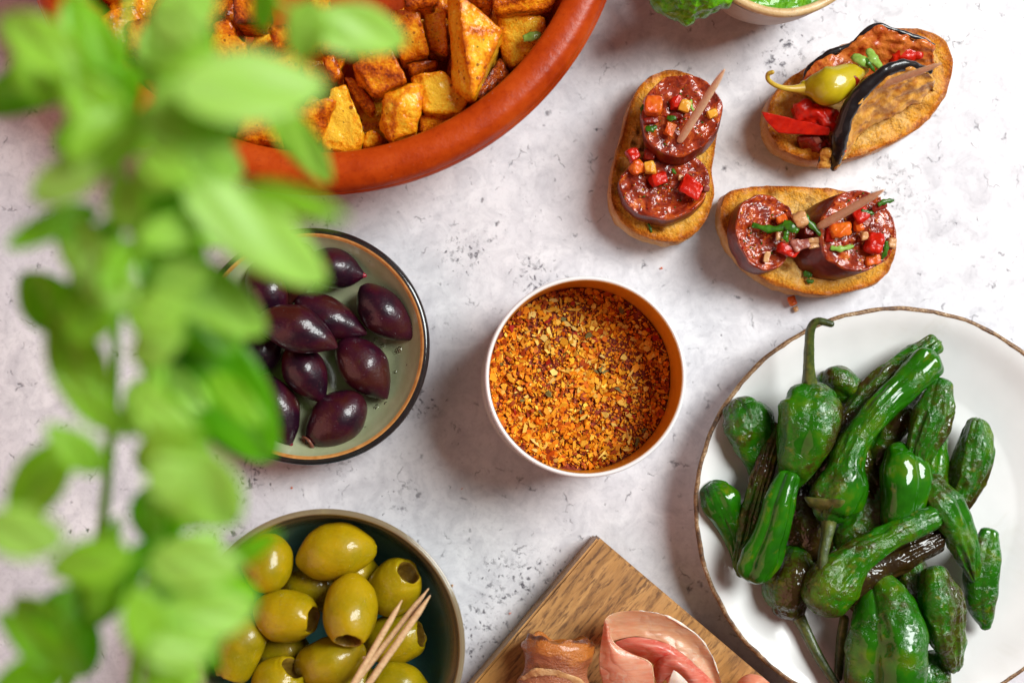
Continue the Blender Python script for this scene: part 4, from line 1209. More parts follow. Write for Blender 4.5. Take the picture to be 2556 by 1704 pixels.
dice(c5, 1375, 650, 3.05, 250, 200, s5, 'orange', "large orange-red tomato dice under the lying toast's toothpick", 15)
dice(c5, 1290, 690, 2.95, 90, 150, s5, 'red', "red edge of tomato left of the large orange dice", -10)
dice(c5, 1735, 760, 2.95, 190, 240, s5, 'red', "tall red tomato dice at the right of the lying toast", -8)
dice(c5, 1735, 830, 3.05, 70, 60, s5, 'gold', "tiny yellow seed on the tall red dice", 0)
dice(c5, 1720, 950, 2.7, 160, 110, s5, 'orange', "orange tomato pulp below the tall red dice", 10)
dice(c5, 850, 850, 2.55, 240, 110, s5, 'red', "red tomato strip between the two slices of the lying toast", -22)
dice(c5, 980, 535, 2.75, 150, 200, s5, 'onion', "pale onion chunk between the two slices", 25, name="onion_piece")
dice(c5, 635, 910, 2.4, 80, 120, s5, 'onion', "small tan onion bit on the left slice's lower part", -15, name="onion_piece")
dice(c5, 1020, 780, 2.65, 130, 100, s5, 'ponion', "purplish onion bit between the slices", 10, name="onion_piece")
dice(c5, 1140, 745, 2.7, 190, 70, s5, 'onion', "layered onion sliver left of the right slice", 5, name="onion_piece")
dice(c5, 1130, 800, 2.65, 150, 60, s5, 'onion', "second onion sliver just below the layered one", 10, name="onion_piece")
dice(c5, 760, 690, 2.6, 70, 120, s5, 'onion', "glassy onion strip on the left slice", -5, name="onion_piece")
dice(c5, 790, 520, 2.55, 130, 110, s5, 'orange', "orange speck in the left slice's hollow", 20)
dice(c5, 1600, 480, 3.1, 180, 180, s5, 'red', "red tomato shred just below the toothpick's middle", 30)
dice(c5, 1580, 590, 3.05, 110, 120, s5, 'orange', "orange tomato bit right of the large orange dice", 15)
dice(c5, 1660, 550, 3.1, 90, 110, s5, 'ponion', "purple onion bit on the right slice", -30, name="onion_piece")
dice(c5, 1780, 400, 3.1, 170, 110, s5, 'dred', "dark red shred at the right slice's upper edge", 20)
dice(c5, 1640, 690, 2.95, 110, 110, s5, 'onion', "small onion bit left of the tall red dice", 12, name="onion_piece")
dice(c5, 1920, 770, 2.75, 110, 120, s5, 'onion', "tan onion bit at the lying toast's right end", -10, name="onion_piece")
dice(c5, 940, 790, 2.65, 100, 140, s5, 'ponion', "translucent onion bit above the red strip", 30, name="onion_piece")
dice(c5, 1070, 650, 2.7, 110, 90, s5, 'dred', "dark tomato bit between the slices", 0)
herb([c5(480, 580, 2.6), c5(620, 620, 2.7), c5(760, 620, 2.75), c5(900, 560, 2.8)], 0.24, "long dark parsley strip across the left slice")
herb([c5(800, 560, 2.75), c5(880, 600, 2.85), c5(960, 650, 2.8)], 0.35, "broad parsley leaf beside the pale onion chunk")
herb([c5(1030, 470, 2.85), c5(1060, 540, 2.9), c5(1130, 620, 2.9), c5(1200, 700, 2.85)], 0.2, "parsley strip running along the right slice's left edge")
herb([c5(850, 640, 2.8), c5(830, 700, 2.8), c5(850, 760, 2.75)], 0.2, "short green stalk on the left slice")
herb([c5(1290, 820, 2.85), c5(1400, 830, 2.9), c5(1530, 800, 2.9)], 0.2, "pale green stalk below the large orange dice", 'pherb')
herb([c5(1610, 435, 3.3), c5(1680, 455, 3.3), c5(1740, 470, 3.28)], 0.14, "dark green shred right of the toothpick")
herb([c5(1780, 380, 3.3), c5(1850, 345, 3.3), c5(1945, 330, 3.25)], 0.18, "green sprig sticking out at the lying toast's upper right")
herb([c5(1870, 750, 2.95), c5(1860, 850, 2.9), c5(1820, 940, 2.8)], 0.18, "green parsley strip right of the tall red dice")
herb([c5(1020, 1060, 1.65), c5(1060, 1090, 1.68), c5(1100, 1100, 1.66)], 0.28, "green herb flake on the bare bread of the lying toast")
herb([c5(1040, 1150, 1.62), c5(1080, 1165, 1.63), c5(1120, 1160, 1.62)], 0.16, "small green fleck near the lying toast's lower crust")
dice(c5, 900, 1370, 0.25, 110, 130, s5, 'orange', "orange tomato bit fallen on the table below the lying toast", 20, group=None)
dice(c5, 935, 1450, 0.12, 60, 70, s5, 'onion', "tiny tan crumb beside the fallen tomato bit", 20, name="onion_piece", group=None)

# toast 2 : aubergine
B2 = [(1245, 860), (1275, 740), (1390, 620), (1520, 520), (1700, 400), (1900, 320), (2150, 240), (2380, 230), (2560, 300), (2640, 450), (2620, 640), (2500, 850), (2330, 1005), (2100, 1120), (1900, 1195), (1620, 1218), (1420, 1170), (1290, 1060), (1245, 960)]
bread([c3(x, y, 1.35) for x, y in B2], 1.5, "oval toast with fried aubergine and pickled yellow pepper", 27)
ps = S(2.5) / 3.015
ag = "fried aubergine slices on toast"
def aubergine(skin_pts, flesh_pts, rr_, label, fm, seed):
    a = thing("aubergine_slice", label, "aubergine", np.array(skin_pts).mean(0) * np.array([1, 1, 0]) + np.array([0, 0, 1.5]), ag)
    V, F, u = sweep(skin_pts, np.array(rr_) * ps, 70, 18, (4, 4), flat=0.8)
    V = displace(V, F, 0.045, 2.0, 3, seed)
    mk("skin", V, F, M['skin'], a)
    mids = [(np.array(p) + np.array(q)) / 2 + np.array([0, 0, 0.1]) for p, q in zip(skin_pts, flesh_pts)]
    Gd = loft([skin_pts, mids, flesh_pts], 30, 60)
    V, F = shell(Gd, 0.25)
    V = displace(V, F, 0.10, 2.4, 3, seed + 4)
    mk("flesh", V, F, M[fm], a)
    return a
aubergine([c3(1530, 600, 2.0), c3(1570, 510, 2.2), c3(1700, 420, 2.4), c3(1880, 340, 2.6), c3(1980, 255, 2.8), c3(2075, 205, 2.9), c3(2200, 225, 2.9), c3(2330, 270, 2.8), c3(2500, 340, 2.6)],
          [c3(1580, 720, 1.75), c3(1650, 690, 1.8), c3(1780, 640, 1.85), c3(1900, 600, 1.9), c3(2020, 560, 1.9), c3(2120, 540, 1.9), c3(2230, 520, 1.9), c3(2350, 520, 1.9), c3(2500, 520, 1.9)],
          [12, 20, 24, 24, 26, 26, 24, 22, 14], "hind aubergine slice with thin black skin edge and red topping", 'rflesh', 51)
aubergine([c3(1755, 1262, 1.5), c3(1790, 1130, 2.2), c3(1810, 1000, 2.7), c3(1870, 830, 3.1), c3(1960, 690, 3.4), c3(2080, 580, 3.6), c3(2200, 510, 3.7), c3(2330, 500, 3.6), c3(2480, 540, 3.2)],
          [c3(1840, 1190, 1.7), c3(1880, 1100, 1.8), c3(1930, 1010, 1.85), c3(2000, 950, 1.9), c3(2100, 900, 1.95), c3(2200, 850, 2.0), c3(2300, 790, 2.0), c3(2400, 730, 2.0), c3(2500, 670, 2.0)],
          [34, 56, 62, 60, 56, 50, 44, 38, 26], "front aubergine slice with broad shiny black skin curling upward", 'flesh', 52)
aubergine([c3(1650, 1245, 1.5), c3(1660, 1190, 1.8), c3(1680, 1130, 1.95)], [c3(1700, 1250, 1.5), c3(1710, 1190, 1.8), c3(1730, 1130, 1.95)], [20, 26, 22], "small black aubergine tip over the toast's lower crust", 'flesh', 53)
gp = thing("pickled_pepper", "yellow-green pickled pepper with curled stalk on the aubergine toast", "pepper", c3(1700, 650, 1.9))
V, F, u = sweep([c3(1545, 660, 2.55), c3(1600, 655, 2.65), c3(1690, 655, 2.8), c3(1780, 630, 2.85), c3(1880, 570, 2.8), c3(1985, 525, 2.6)], np.array([55, 92, 138, 128, 85, 30]) * ps, 60, 36, (6, 6), lobes=3, lamp=0.10)
V = displace(V, F, 0.03, 1.3, 2, 61)
mk("pod", V, F, M['guin'], gp)
V, F, u = sweep([c3(1290, 545, 3.5), c3(1258, 560, 3.4), c3(1262, 605, 3.25), c3(1330, 650, 3.0), c3(1430, 670, 2.75), c3(1560, 665, 2.6)], np.array([16, 17, 17, 18, 25, 48]) * ps, 50, 14, (3, 3))
mk("stalk", V, F, M['guin_stem'], gp)
def lump(cc, pts, mat, label, thick, name="tomato_chunk", cat="tomato", amp=0.12, bev=0.10, group="vegetables on the aubergine toast"):
    dc[0] += 1
    top = np.array([cc(*p) for p in pts]); c = top.mean(0)
    mid = c + (top - c) * .6; mid[:, 2] += thick * .2
    bot = c + (top - c) * .9; bot[:, 2] -= thick
    V, F, e = chunk(np.vstack([top, mid, bot]), bev, 4, amp, 2.4, dc[0], 1)
    V = displace(V, F, amp * 0.3, 7, 2, dc[0] + 9)
    return tag(mk(name, V, F, M[mat]), label, cat, group)
lump(c3, [(1440, 790, 2.3), (1540, 750, 2.4), (1700, 780, 2.4), (1790, 820, 2.4), (1760, 980, 2.4), (1600, 950, 2.4), (1450, 890, 2.3)], 'red', "glossy red tomato chunk below the pickled pepper", 0.6)
lump(c3, [(1205, 838, 2.3), (1290, 850, 2.35), (1440, 888, 2.45), (1730, 960, 2.55), (1720, 1022, 2.4), (1500, 1005, 2.25), (1330, 1002, 2.1), (1250, 920, 2.2)], 'red', "bright red pepper strip jutting past the aubergine toast's left end", 0.22, "pepper_strip", "pepper", 0.02, 0.07)
lump(c3, [(1470, 1020, 1.9), (1730, 1030, 2.0), (1740, 1130, 1.9), (1600, 1140, 1.8), (1520, 1090, 1.8)], 'dred', "dark red tomato pulp under the red pepper strip", 0.4)
lump(c3, [(2150, 380, 2.5), (2220, 310, 2.6), (2330, 330, 2.6), (2420, 400, 2.5), (2340, 490, 2.4), (2200, 480, 2.4)], 'red', "round red tomato piece on the hind aubergine slice", 0.5)
lump(c3, [(1830, 580, 3.2), (1900, 560, 3.3), (1960, 600, 3.2), (1900, 690, 3.0), (1830, 680, 3.0)], 'dred', "purple-red onion bit between pickled pepper and black skin", 0.3, amp=0.03, bev=0.08)
lump(c3, [(1590, 1030, 2.05), (1640, 1020, 2.1), (1670, 1070, 2.05), (1620, 1090, 2.0)], 'ponion', "small pale onion bit in the dark tomato pulp", 0.2, "onion_piece", "onion", 0.02, 0.05)
lump(c3, [(1780, 1110, 2.35), (1840, 1095, 2.4), (1850, 1140, 2.3), (1800, 1160, 2.3)], 'orange', "orange crumb stuck on the black aubergine skin", 0.15, amp=0.02, bev=0.05)
herb([c3(1890, 420, 2.9), c3(1960, 455, 3.1), c3(2030, 500, 3.0)], 0.36, "pale green herb leaf on the hind aubergine slice", 'pherb', 0.06)
herb([c3(2010, 370, 2.95), c3(2050, 440, 3.15), c3(2110, 515, 3.0)], 0.34, "second pale herb leaf beside the aubergine's herb", 'pherb', 0.06)
herb([c3(1990, 440, 3.1), c3(2020, 480, 3.15), c3(2060, 540, 3.05)], 0.16, "dark herb fold between two pale leaves", 'herb')
toothpick(c3(2075, 655, 3.2), c3(2560, 480, 5.2), 0.12, "toothpick stuck in the front aubergine slice", 0.55, False)

# ------------------------------------------------------------------ peppers on the plate
PEP = "blistered green peppers on the plate"
pc = [0]
def pepper(body, label, stem=None, stem_r=None, lobes=3, lamp=0.16, char=0.0, wr=0.05, calyx=False, nl=64, capf=(0.6, 0.9)):
    """body: [(x,y,z,r)] in photo px with r in px"""
    pc[0] += 1
    pts = [P(b[0], b[1], b[2]) for b in body]
    rad = [b[3] * S(b[2]) for b in body]
    t = thing("green_pepper", label, "pepper", [pts[0][0], pts[0][1], max(0.9, min(p[2] for p in pts) - max(rad))], PEP)
    NR = 76; nl = int(nl * 1.7)
    V, F, u = sweep(pts, rad, nl, NR, (9, 9), lobes=lobes, lamp=lamp, twist=R_.uniform(-.6, .6), ph=R_.uniform(0, 3), capf=capf, flat=0.86)
    n_ = vnorm(V, [f for f in F if len(f) <= 4])
    L_ = np.linalg.norm(np.diff(np.array(pts), axis=0), axis=1).sum()
    thv = np.tile(np.linspace(0, 2 * math.pi, NR, endpoint=False), len(V) // NR)
    q3 = np.stack([np.cos(thv) * 2.3, np.sin(thv) * 2.3, u * L_ * 0.55], -1) + 0.25 * np.stack([vn(V * 1.5, 3), vn(V * 1.5, 4), vn(V * 1.5, 5)], -1)
    rid = 1 - 2.4 * np.abs(vn(q3, pc[0] * 3)) + 0.5 * (1 - 2.4 * np.abs(vn(q3 * 2.2, pc[0] * 3 + 1)))
    patch = np.clip(0.55 + 1.1 * fbm(V * 0.8, 2, pc[0] + 40), 0.12, 1.3)
    V = V + n_ * (wr * 0.95 * rid * patch + 0.22 * wr * patch * fbm(V * 3.6, 2, pc[0] + 7) + 0.06 * fbm(V * 1.1, 2, pc[0]))[:, None]
    V[:, 2] = np.maximum(V[:, 2], 0.92)
    ch = char + 0.18 * fbm(V * 0.5, 2, pc[0] + 90)
    mk("pod", V, F, M['pepper'], t, col=np.stack([np.clip(ch + 0.3, 0, 1), u, u], -1))
    if stem:
        sp = [P(*s) for s in stem]
        rs = [r * S(s[2]) for r, s in zip(stem_r, stem)]
        V, F, u = sweep(sp, rs, 40, 14, (3, 4), lobes=5, lamp=0.18)
        V = displace(V, F, 0.012, 3, 2, pc[0])
        st = mk("stem", V, F, M['stem'], t, col=np.stack([u, u, u], -1))
        if calyx:
            a_ = sp[0]; d = sp[1] - sp[0]; d = d / np.linalg.norm(d)
            rc = calyx * S(stem[0][2])
            V, F = lathe(prof([(rs[0] * .8, .12), (rc * .5, .04), (rc * .85, -.10), (rc, -.28), (rc * .95, -.30), (rc * .5, -.08), (0.02, 0.0)], 24), 40, (0, 0), lambda th: 0.16 * np.sin(5 * th) + .06 * np.sin(9 * th))
            Rm = np.array(Vector(d).to_track_quat('Z', 'Y').to_matrix())
            V = V @ Rm.T + a_
            V = displace(V, F, 0.03, 3, 2, pc[0])
            mk("calyx", V, F, M['stem'], st, col=np.full((len(V), 3), 0.12))
    return t

pepper([(2024, 992, 3.0, 62), (2024, 1020, 3.05, 80), (2014, 1065, 3.1, 78), (1998, 1120, 3.0, 64), (1985, 1165, 2.8, 48), (1972, 1205, 2.5, 24)],
       "big broad-shouldered pepper with upright hooked stem and brown blister", [(2024, 975, 3.0), (2020, 930, 3.3), (2020, 870, 3.7), (2024, 822, 4.0), (2040, 802, 4.2), (2075, 808, 4.3)], [22, 15, 12, 11, 9, 8], 4, 0.14, 0.10, 0.06)
pepper([(1848, 1022, 1.9, 40), (1862, 1050, 2.0, 56), (1876, 1095, 1.9, 50), (1888, 1145, 1.75, 36), (1890, 1190, 1.6, 16)], "stubby dimpled pepper at the plate's upper left", lobes=3, lamp=0.26, char=0.06)
pepper([(1785, 1222, 1.8, 34), (1798, 1248, 1.9, 46), (1814, 1288, 1.8, 36), (1832, 1340, 1.6, 24), (1842, 1400, 1.5, 12)], "small pepper nearest the plate's left rim", lobes=3, lamp=0.2, char=0.0)
pepper([(1945, 1060, 2.2, 12), (1915, 1150, 2.3, 20), (1886, 1250, 2.2, 23), (1864, 1330, 2.1, 21), (1848, 1400, 2.0, 16), (1850, 1430, 2.0, 10)], "thin olive-green pepper strip left of the glossy one", lobes=2, lamp=0.2, char=0.12)
pepper([(1970, 1190, 3.3, 26), (1948, 1255, 3.3, 34), (1928, 1325, 3.2, 38), (1904, 1385, 3.0, 48), (1888, 1418, 2.9, 44)], "smooth glossy bright green pepper with bulbous dimpled lower end", lobes=4, lamp=0.34, char=-0.22, wr=0.012)
pepper([(2320, 905, 3.0, 40), (2255, 965, 3.1, 38), (2190, 1030, 3.2, 35), (2140, 1095, 3.2, 34), (2118, 1150, 3.2, 42), (2105, 1200, 3.2, 58), (2085, 1245, 3.1, 62), (2074, 1270, 3.0, 44)],
       "long curving pepper hanging stem-down at the plate's centre", [(2073, 1275, 3.1), (2068, 1320, 3.2), (2056, 1380, 3.3), (2052, 1440, 3.3)], [26, 16, 13, 12], 4, 0.14, -0.04, 0.04, calyx=62, nl=90)
pepper([(2330, 860, 2.2, 24), (2250, 920, 2.3, 32), (2180, 980, 2.3, 36), (2115, 1060, 2.2, 36), (2065, 1140, 2.1, 30), (2030, 1200, 2.0, 16)], "long dark blistered pepper behind the curving one", lobes=3, lamp=0.2, char=0.16, nl=80)
pepper([(2055, 945, 1.8, 24), (2090, 950, 2.0, 42), (2125, 975, 1.9, 38), (2160, 1000, 1.7, 24)], "small wrinkled pepper behind the big shouldered one", lobes=3, lamp=0.25, char=0.05)
pepper([(2246, 1125, 2.6, 40), (2256, 1165, 2.8, 56), (2256, 1235, 2.8, 58), (2240, 1300, 2.6, 42), (2228, 1330, 2.5, 22)], "upright glossy pepper at the picture's right edge", lobes=3, lamp=0.28, char=-0.16, wr=0.02)
pepper([(2330, 1290, 3.2, 28), (2260, 1322, 3.3, 30), (2190, 1358, 3.3, 32), (2130, 1395, 3.2, 40), (2080, 1450, 3.0, 62), (2062, 1485, 2.9, 58)], "pepper with bright tail and round blackened head, lower centre", lobes=2, lamp=0.2, char=0.08)
pepper([(2340, 1350, 2.6, 30), (2250, 1390, 2.7, 36), (2170, 1430, 2.7, 40), (2120, 1470, 2.6, 44)], "heavily charred brown pepper beneath the bright-tailed one", lobes=3, lamp=0.2, char=0.42, wr=0.08)
pepper([(1990, 1385, 1.9, 36), (1982, 1430, 2.0, 60), (1968, 1480, 1.9, 62), (1970, 1512, 1.8, 40)], "round dark green pepper with long stem pointing down", [(1985, 1520, 1.6), (2010, 1570, 1.6), (2045, 1640, 1.9), (2092, 1715, 2.4)], [18, 14, 12, 11], 3, 0.22, 0.12)
pepper([(2190, 1450, 2.6, 36), (2215, 1520, 2.9, 72), (2225, 1610, 3.0, 92), (2215, 1710, 2.8, 88), (2200, 1780, 2.4, 50)], "largest bulging pepper at the plate's lower right", [(2108, 1545, 1.6), (2100, 1600, 1.6), (2092, 1690, 1.7)], [12, 12, 10], 3, 0.34, 0.02, 0.06, nl=80)
pepper([(1985, 1230, 1.6, 40), (2005, 1300, 1.7, 58), (2030, 1370, 1.6, 52), (2045, 1410, 1.5, 26)], "dark pepper in shadow between the stem and glossy pepper", lobes=3, lamp=0.2, char=0.34)
pepper([(2190, 1210, 1.6, 44), (2170, 1290, 1.7, 58), (2130, 1360, 1.6, 52), (2110, 1400, 1.5, 24)], "dark green pepper deep under the curving one", lobes=3, lamp=0.2, char=0.14)
pepper([(2300, 1000, 1.8, 30), (2230, 1060, 1.9, 40), (2190, 1130, 1.8, 36), (2170, 1200, 1.6, 20)], "shadowed pepper right of the curving one", lobes=3, lamp=0.2, char=0.22)
for i, (b, l) in enumerate((
    ([(2350, 960, 2.9, 30), (2330, 1030, 3.0, 46), (2300, 1110, 2.9, 36), (2290, 1180, 2.6, 16)], "pepper beyond the upright glossy one near the right"),
    ([(2320, 1210, 2.8, 32), (2360, 1270, 2.9, 46), (2400, 1350, 2.7, 36), (2430, 1440, 2.4, 14)], "slanting pepper on the plate's right half"),
    ([(2440, 1060, 2.0, 26), (2430, 1130, 2.1, 44), (2405, 1210, 2.0, 38), (2380, 1290, 1.8, 16)], "upright pepper at the plate's right side"),
    ([(2330, 1430, 2.9, 32), (2345, 1500, 3.0, 52), (2360, 1590, 2.8, 42), (2380, 1660, 2.4, 16)], "plump pepper right of the largest bulging one"),
    ([(2470, 1330, 1.9, 22), (2455, 1400, 2.0, 40), (2450, 1490, 1.9, 36), (2460, 1560, 1.7, 14)], "small pepper at the plate's far lower right"),
    ([(2330, 1640, 1.8, 30), (2320, 1700, 1.9, 40), (2290, 1770, 1.8, 26)], "short pepper at the lower edge of the plate"),
    ([(2260, 1400, 1.7, 40), (2285, 1480, 1.8, 48), (2290, 1570, 1.7, 28)], "dark pepper tucked behind the bulging one"),
    ([(2330, 1080, 1.7, 36), (2310, 1160, 1.8, 50), (2300, 1250, 1.7, 44), (2320, 1330, 1.6, 18)], "dark pepper lying under the upright glossy one"),
    ([(2110, 1090, 1.7, 30), (2130, 1160, 1.8, 46), (2170, 1230, 1.7, 40), (2200, 1290, 1.6, 18)], "dark pepper underneath the curving one's bend"),
    ([(2060, 1380, 1.6, 34), (2090, 1430, 1.7, 46), (2140, 1480, 1.7, 40), (2180, 1540, 1.6, 18)], "dark pepper in the gap under the charred brown one"))):
    pepper(b, l, lobes=3, lamp=0.26, char=R_.uniform(-.02, .2), wr=0.06)

# ------------------------------------------------------------------ ham and bacon on the board
hs = thing("ham_slice", "rosette-folded pink cured ham slice with pale fat edge on board", "ham", c11(1500, 1100, 1.5))
def ham_part(name, curves, mat, thick=0.035, seed=0, amp=0.03, nu=36, nv=60, parent=None):
    Gd = loft([[c11(*p) for p in cv] for cv in curves], nu, nv)
    V, F = shell(Gd, thick)
    V = displace(V, F, amp, 0.9, 2, seed)
    V = displace(V, F, amp * 0.8, 2.1, 3, seed + 20)
    return mk(name, V, F, M[mat], parent or hs)
outer = [(1075, 820, 3.1), (1100, 740, 2.9), (1190, 700, 2.8), (1350, 690, 2.75), (1520, 718, 2.7), (1650, 780, 2.6), (1800, 885, 2.5), (1900, 1020, 2.4), (1960, 1170, 2.3), (2010, 1330, 2.2), (2050, 1500, 2.1)]
inner = [(1130, 950, 2.4), (1150, 925, 2.4), (1220, 905, 2.4), (1330, 890, 2.4), (1450, 910, 2.4), (1560, 945, 2.4), (1690, 1030, 2.4), (1790, 1120, 2.3), (1880, 1210, 2.2), (1950, 1340, 2.0), (1980, 1500, 1.9)]
pale = ham_part("pale_sheet", [outer, [((a[0] + b[0]) / 2, (a[1] + b[1]) / 2, (a[2] + b[2]) / 2 - .15) for a, b in zip(outer, inner)], inner], 'ham_pale', 0.03, 3)
V, F, u = sweep([c11(*p) for p in outer[3:9]], np.array([.02, .035, .045, .03, .04, .02]), 60, 10, (3, 3))
V = displace(V, F, 0.035, 2.6, 3, 5)
mk("fat_edge", V, F, M['fat'], pale)
crest = [(1145, 955, 2.55), (1200, 915, 2.8), (1330, 895, 2.95), (1450, 915, 3.0), (1570, 955, 3.0), (1700, 1040, 2.95), (1800, 1125, 2.85), (1900, 1220, 2.7), (1990, 1330, 2.5), (2050, 1500, 2.3)]
mid_ = [(1170, 985, 2.5), (1240, 975, 2.75), (1340, 965, 3.0), (1450, 985, 3.1), (1550, 1020, 3.1), (1660, 1100, 3.05), (1750, 1190, 2.95), (1840, 1290, 2.8), (1920, 1390, 2.6), (1980, 1520, 2.4)]
low_ = [(1200, 1000, 2.3), (1270, 1020, 2.4), (1350, 1050, 2.5), (1430, 1080, 2.55), (1480, 1130, 2.5), (1540, 1210, 2.4), (1600, 1300, 2.4), (1660, 1380, 2.3), (1740, 1460, 2.2), (1820, 1550, 2.1)]
ham_part("inner_fold", [crest, mid_, low_], 'ham_red', 0.035, 5)
ar1 = [(1455, 1150, 2.5), (1480, 1090, 2.8), (1530, 1050, 3.1), (1600, 1035, 3.25), (1690, 1070, 3.3), (1780, 1140, 3.2), (1880, 1240, 3.0), (1960, 1360, 2.7)]
ar2 = [(1480, 1230, 2.6), (1510, 1150, 3.0), (1560, 1105, 3.3), (1620, 1100, 3.45), (1690, 1140, 3.45), (1760, 1220, 3.3), (1830, 1320, 3.1), (1890, 1440, 2.8)]
ar3 = [(1500, 1330, 2.3), (1530, 1240, 2.6), (1570, 1190, 2.8), (1620, 1190, 2.9), (1670, 1230, 2.9), (1720, 1310, 2.8), (1770, 1410, 2.6), (1800, 1520, 2.4)]
ham_part("arched_fold", [ar1, ar2, ar3], 'ham_red', 0.035, 7)
cl = [(1090, 770, 3.12), (1065, 880, 3.1), (1045, 1000, 3.0), (1040, 1120, 2.9), (1070, 1260, 2.7), (1100, 1420, 2.5)]
cm_ = [(1100, 800, 3.3), (1110, 920, 3.4), (1150, 1030, 3.4), (1210, 1130, 3.35), (1250, 1260, 3.2), (1260, 1420, 2.9)]
cr_ = [(1105, 815, 3.25), (1150, 940, 3.3), (1270, 1020, 3.3), (1410, 1080, 3.3), (1452, 1160, 3.25), (1465, 1400, 3.0)]
ff = ham_part("front_fold", [cl, cm_, cr_], 'ham', 0.035, 9)
V, F, u = sweep([c11(*p) for p in cr_], np.array([.02, .03, .03, .035, .03, .02]), 60, 10, (3, 3))
V = displace(V, F, 0.02, 2.6, 3, 5)
mk("fold_edge", V, F, M['ham_pale'], ff)
ham_part("fat_corner", [[(1560, 1290, 3.3), (1585, 1210, 3.55), (1612, 1150, 3.6)], [(1640, 1300, 3.4), (1650, 1230, 3.6), (1625, 1155, 3.62)], [(1770, 1300, 3.3), (1700, 1220, 3.5), (1640, 1165, 3.6)]], 'fat', 0.06, 4, 0.01, 14, 20)
h2 = thing("ham_slice", "second ham slice edge at the board's right by the bottom edge", "ham", c11(2230, 1300, 1.5))
ham_part("fold", [[(2080, 1330, 2.0), (2130, 1225, 2.3), (2210, 1185, 2.5), (2300, 1210, 2.5), (2370, 1280, 2.2)], [(2080, 1400, 2.1), (2150, 1300, 2.6), (2220, 1270, 2.8), (2290, 1290, 2.7), (2360, 1350, 2.3)], [(2090, 1500, 1.9), (2170, 1420, 2.2), (2220, 1400, 2.3), (2280, 1410, 2.2), (2340, 1460, 2.0)]], 'ham', 0.08, 6, 0.03, 20, 30, h2)

bc_ = thing("bacon_roll", "crisp browned bacon roll with pale fat band on the board", "bacon", c11(700, 1150, 1.5))
# the roll: a flattened tube lying on the board, crisp ragged upper end
nl, nr = 70, 64
path = catmull(np.array([c11(728, 905, 2.7), c11(722, 1000, 2.75), c11(705, 1120, 2.75), c11(695, 1260, 2.7), c11(680, 1600, 2.6)]), nl)
T, N, B = frames(path)
th = np.linspace(0, 2 * math.pi, nr, endpoint=False)
k11 = S(2.7) / 3.095
rows, tc_ = [], []
for i in range(nl):
    t = i / (nl - 1)
    rad = (262 + 22 * math.sin(t * 9)) * k11 * (1 + 0.03 * np.sin(3 * th + t * 5) + 0.02 * np.sin(5 * th - t * 8))
    q = path[i] + np.outer(np.cos(th) * rad * 0.8, N[i]) + np.outer(np.sin(th) * rad, B[i])
    rag = max(0, 1 - t / 0.12)
    q = q + np.outer((0.10 * np.sin(4 * th + 1) + 0.06 * np.sin(9 * th)) * rag, T[i])
    rows.append(q); tc_.append(np.full(nr, t))
front = []
for j, s_ in enumerate((0.93, 0.86, 0.6, 0.3, 0.02)):
    c0 = rows[0].mean(0)
    front.append(c0 + (rows[0] - c0) * s_ + T[0] * (0.0 if j == 0 else 0.30 - 0.12 * (j > 2)))
rows = front[::-1] + rows
tc_ = [np.full(nr, 0.35)] * 3 + [np.full(nr, 0.1)] * 2 + tc_
V = np.vstack(rows); F = [tuple(reversed(f)) for f in grid_faces(len(rows), nr, wv=True)]
V = displace(V, F, 0.06, 1.6, 3, 12)
V[:, 2] = np.maximum(V[:, 2], 1.53)
tcol = np.concatenate(tc_)
mk("bacon_wrap", V, F, M['bacon'], bc_, col=np.stack([tcol, tcol, tcol], -1))
fp = []
for x, y in ((425, 1235), (480, 1195), (560, 1165), (660, 1165), (760, 1190), (860, 1230), (950, 1290)):
    dx = (x - 700) / 270
    fp.append(c11(x, y, 2.72 + 0.98 * math.sqrt(max(0.02, 1 - dx * dx))))
V, F, u = sweep(fp, np.array([.09, .13, .16, .17, .16, .12, .08]), 60, 12, (3, 3), flat=0.35)
V = displace(V, F, 0.06, 2.4, 3, 5)
mk("fat_band", V, F, M['bfat'], bc_)

# ------------------------------------------------------------------ spoonful of green paste on the sauce bowl
sp = thing("spoon", "steel spoon heaped with green paste beside the cream bowl", "spoon", c3(640, -60, 3.2))
V, F = lathe(prof([(0.01, 0), (.8, .08), (1.25, .3), (1.42, .5), (1.38, .52), (1.0, .25), (.01, .1)], 30), 48)
V *= np.array([.8, .62, .8])
V = V + c3(660, -70, 3.25)
mk("spoon_bowl", V, F, M['steel'], sp)
V, F, u = sweep([c3(600, -250, 3.9), c3(560, -500, 4.6), c3(520, -1000, 5.6)], [.25, .2, .35], 30, 14, flat=.3)
mk("handle", V, F, M['steel'], sp)
lump_pts = [(362, -30, 4.1), (410, 50, 4.0), (500, 112, 3.9), (590, 152, 3.8), (650, 185, 3.7), (695, 168, 3.8), (735, 126, 3.9), (840, 98, 4.0), (930, 52, 4.1), (978, 0, 4.2), (970, -150, 4.5), (700, -240, 4.8), (400, -180, 4.5)]
ol = catmull(np.array([c3(*p) for p in lump_pts]), 90, closed=True)
c = ol.mean(0); rows = []
for t in np.linspace(0.01, 1, 34):
    q = c + (ol - c) * t
    q[:, 2] = ol[:, 2] * t + (1 - t) * 4.6 + 0.55 * math.sqrt(max(0, 1 - t * t)) - 0.15 * t ** 6
    rows.append(q)
for t, dz in ((0.99, -.25), (0.93, -.42), (.7, -.5), (.2, -.5)):
    q = c + (ol - c) * t; q[:, 2] = ol[:, 2] + dz; rows.append(q)
V = np.vstack(rows); F = grid_faces(len(rows), 90, wv=True)
V = displace(V, F, 0.09, 2.2, 3, 71); V = displace(V, F, 0.03, 7, 2, 72)
o = mk("green_paste", V, F, M['sauce'])
tag(o, "heaped glossy green paste with a dripping point, left of cream bowl", "sauce")

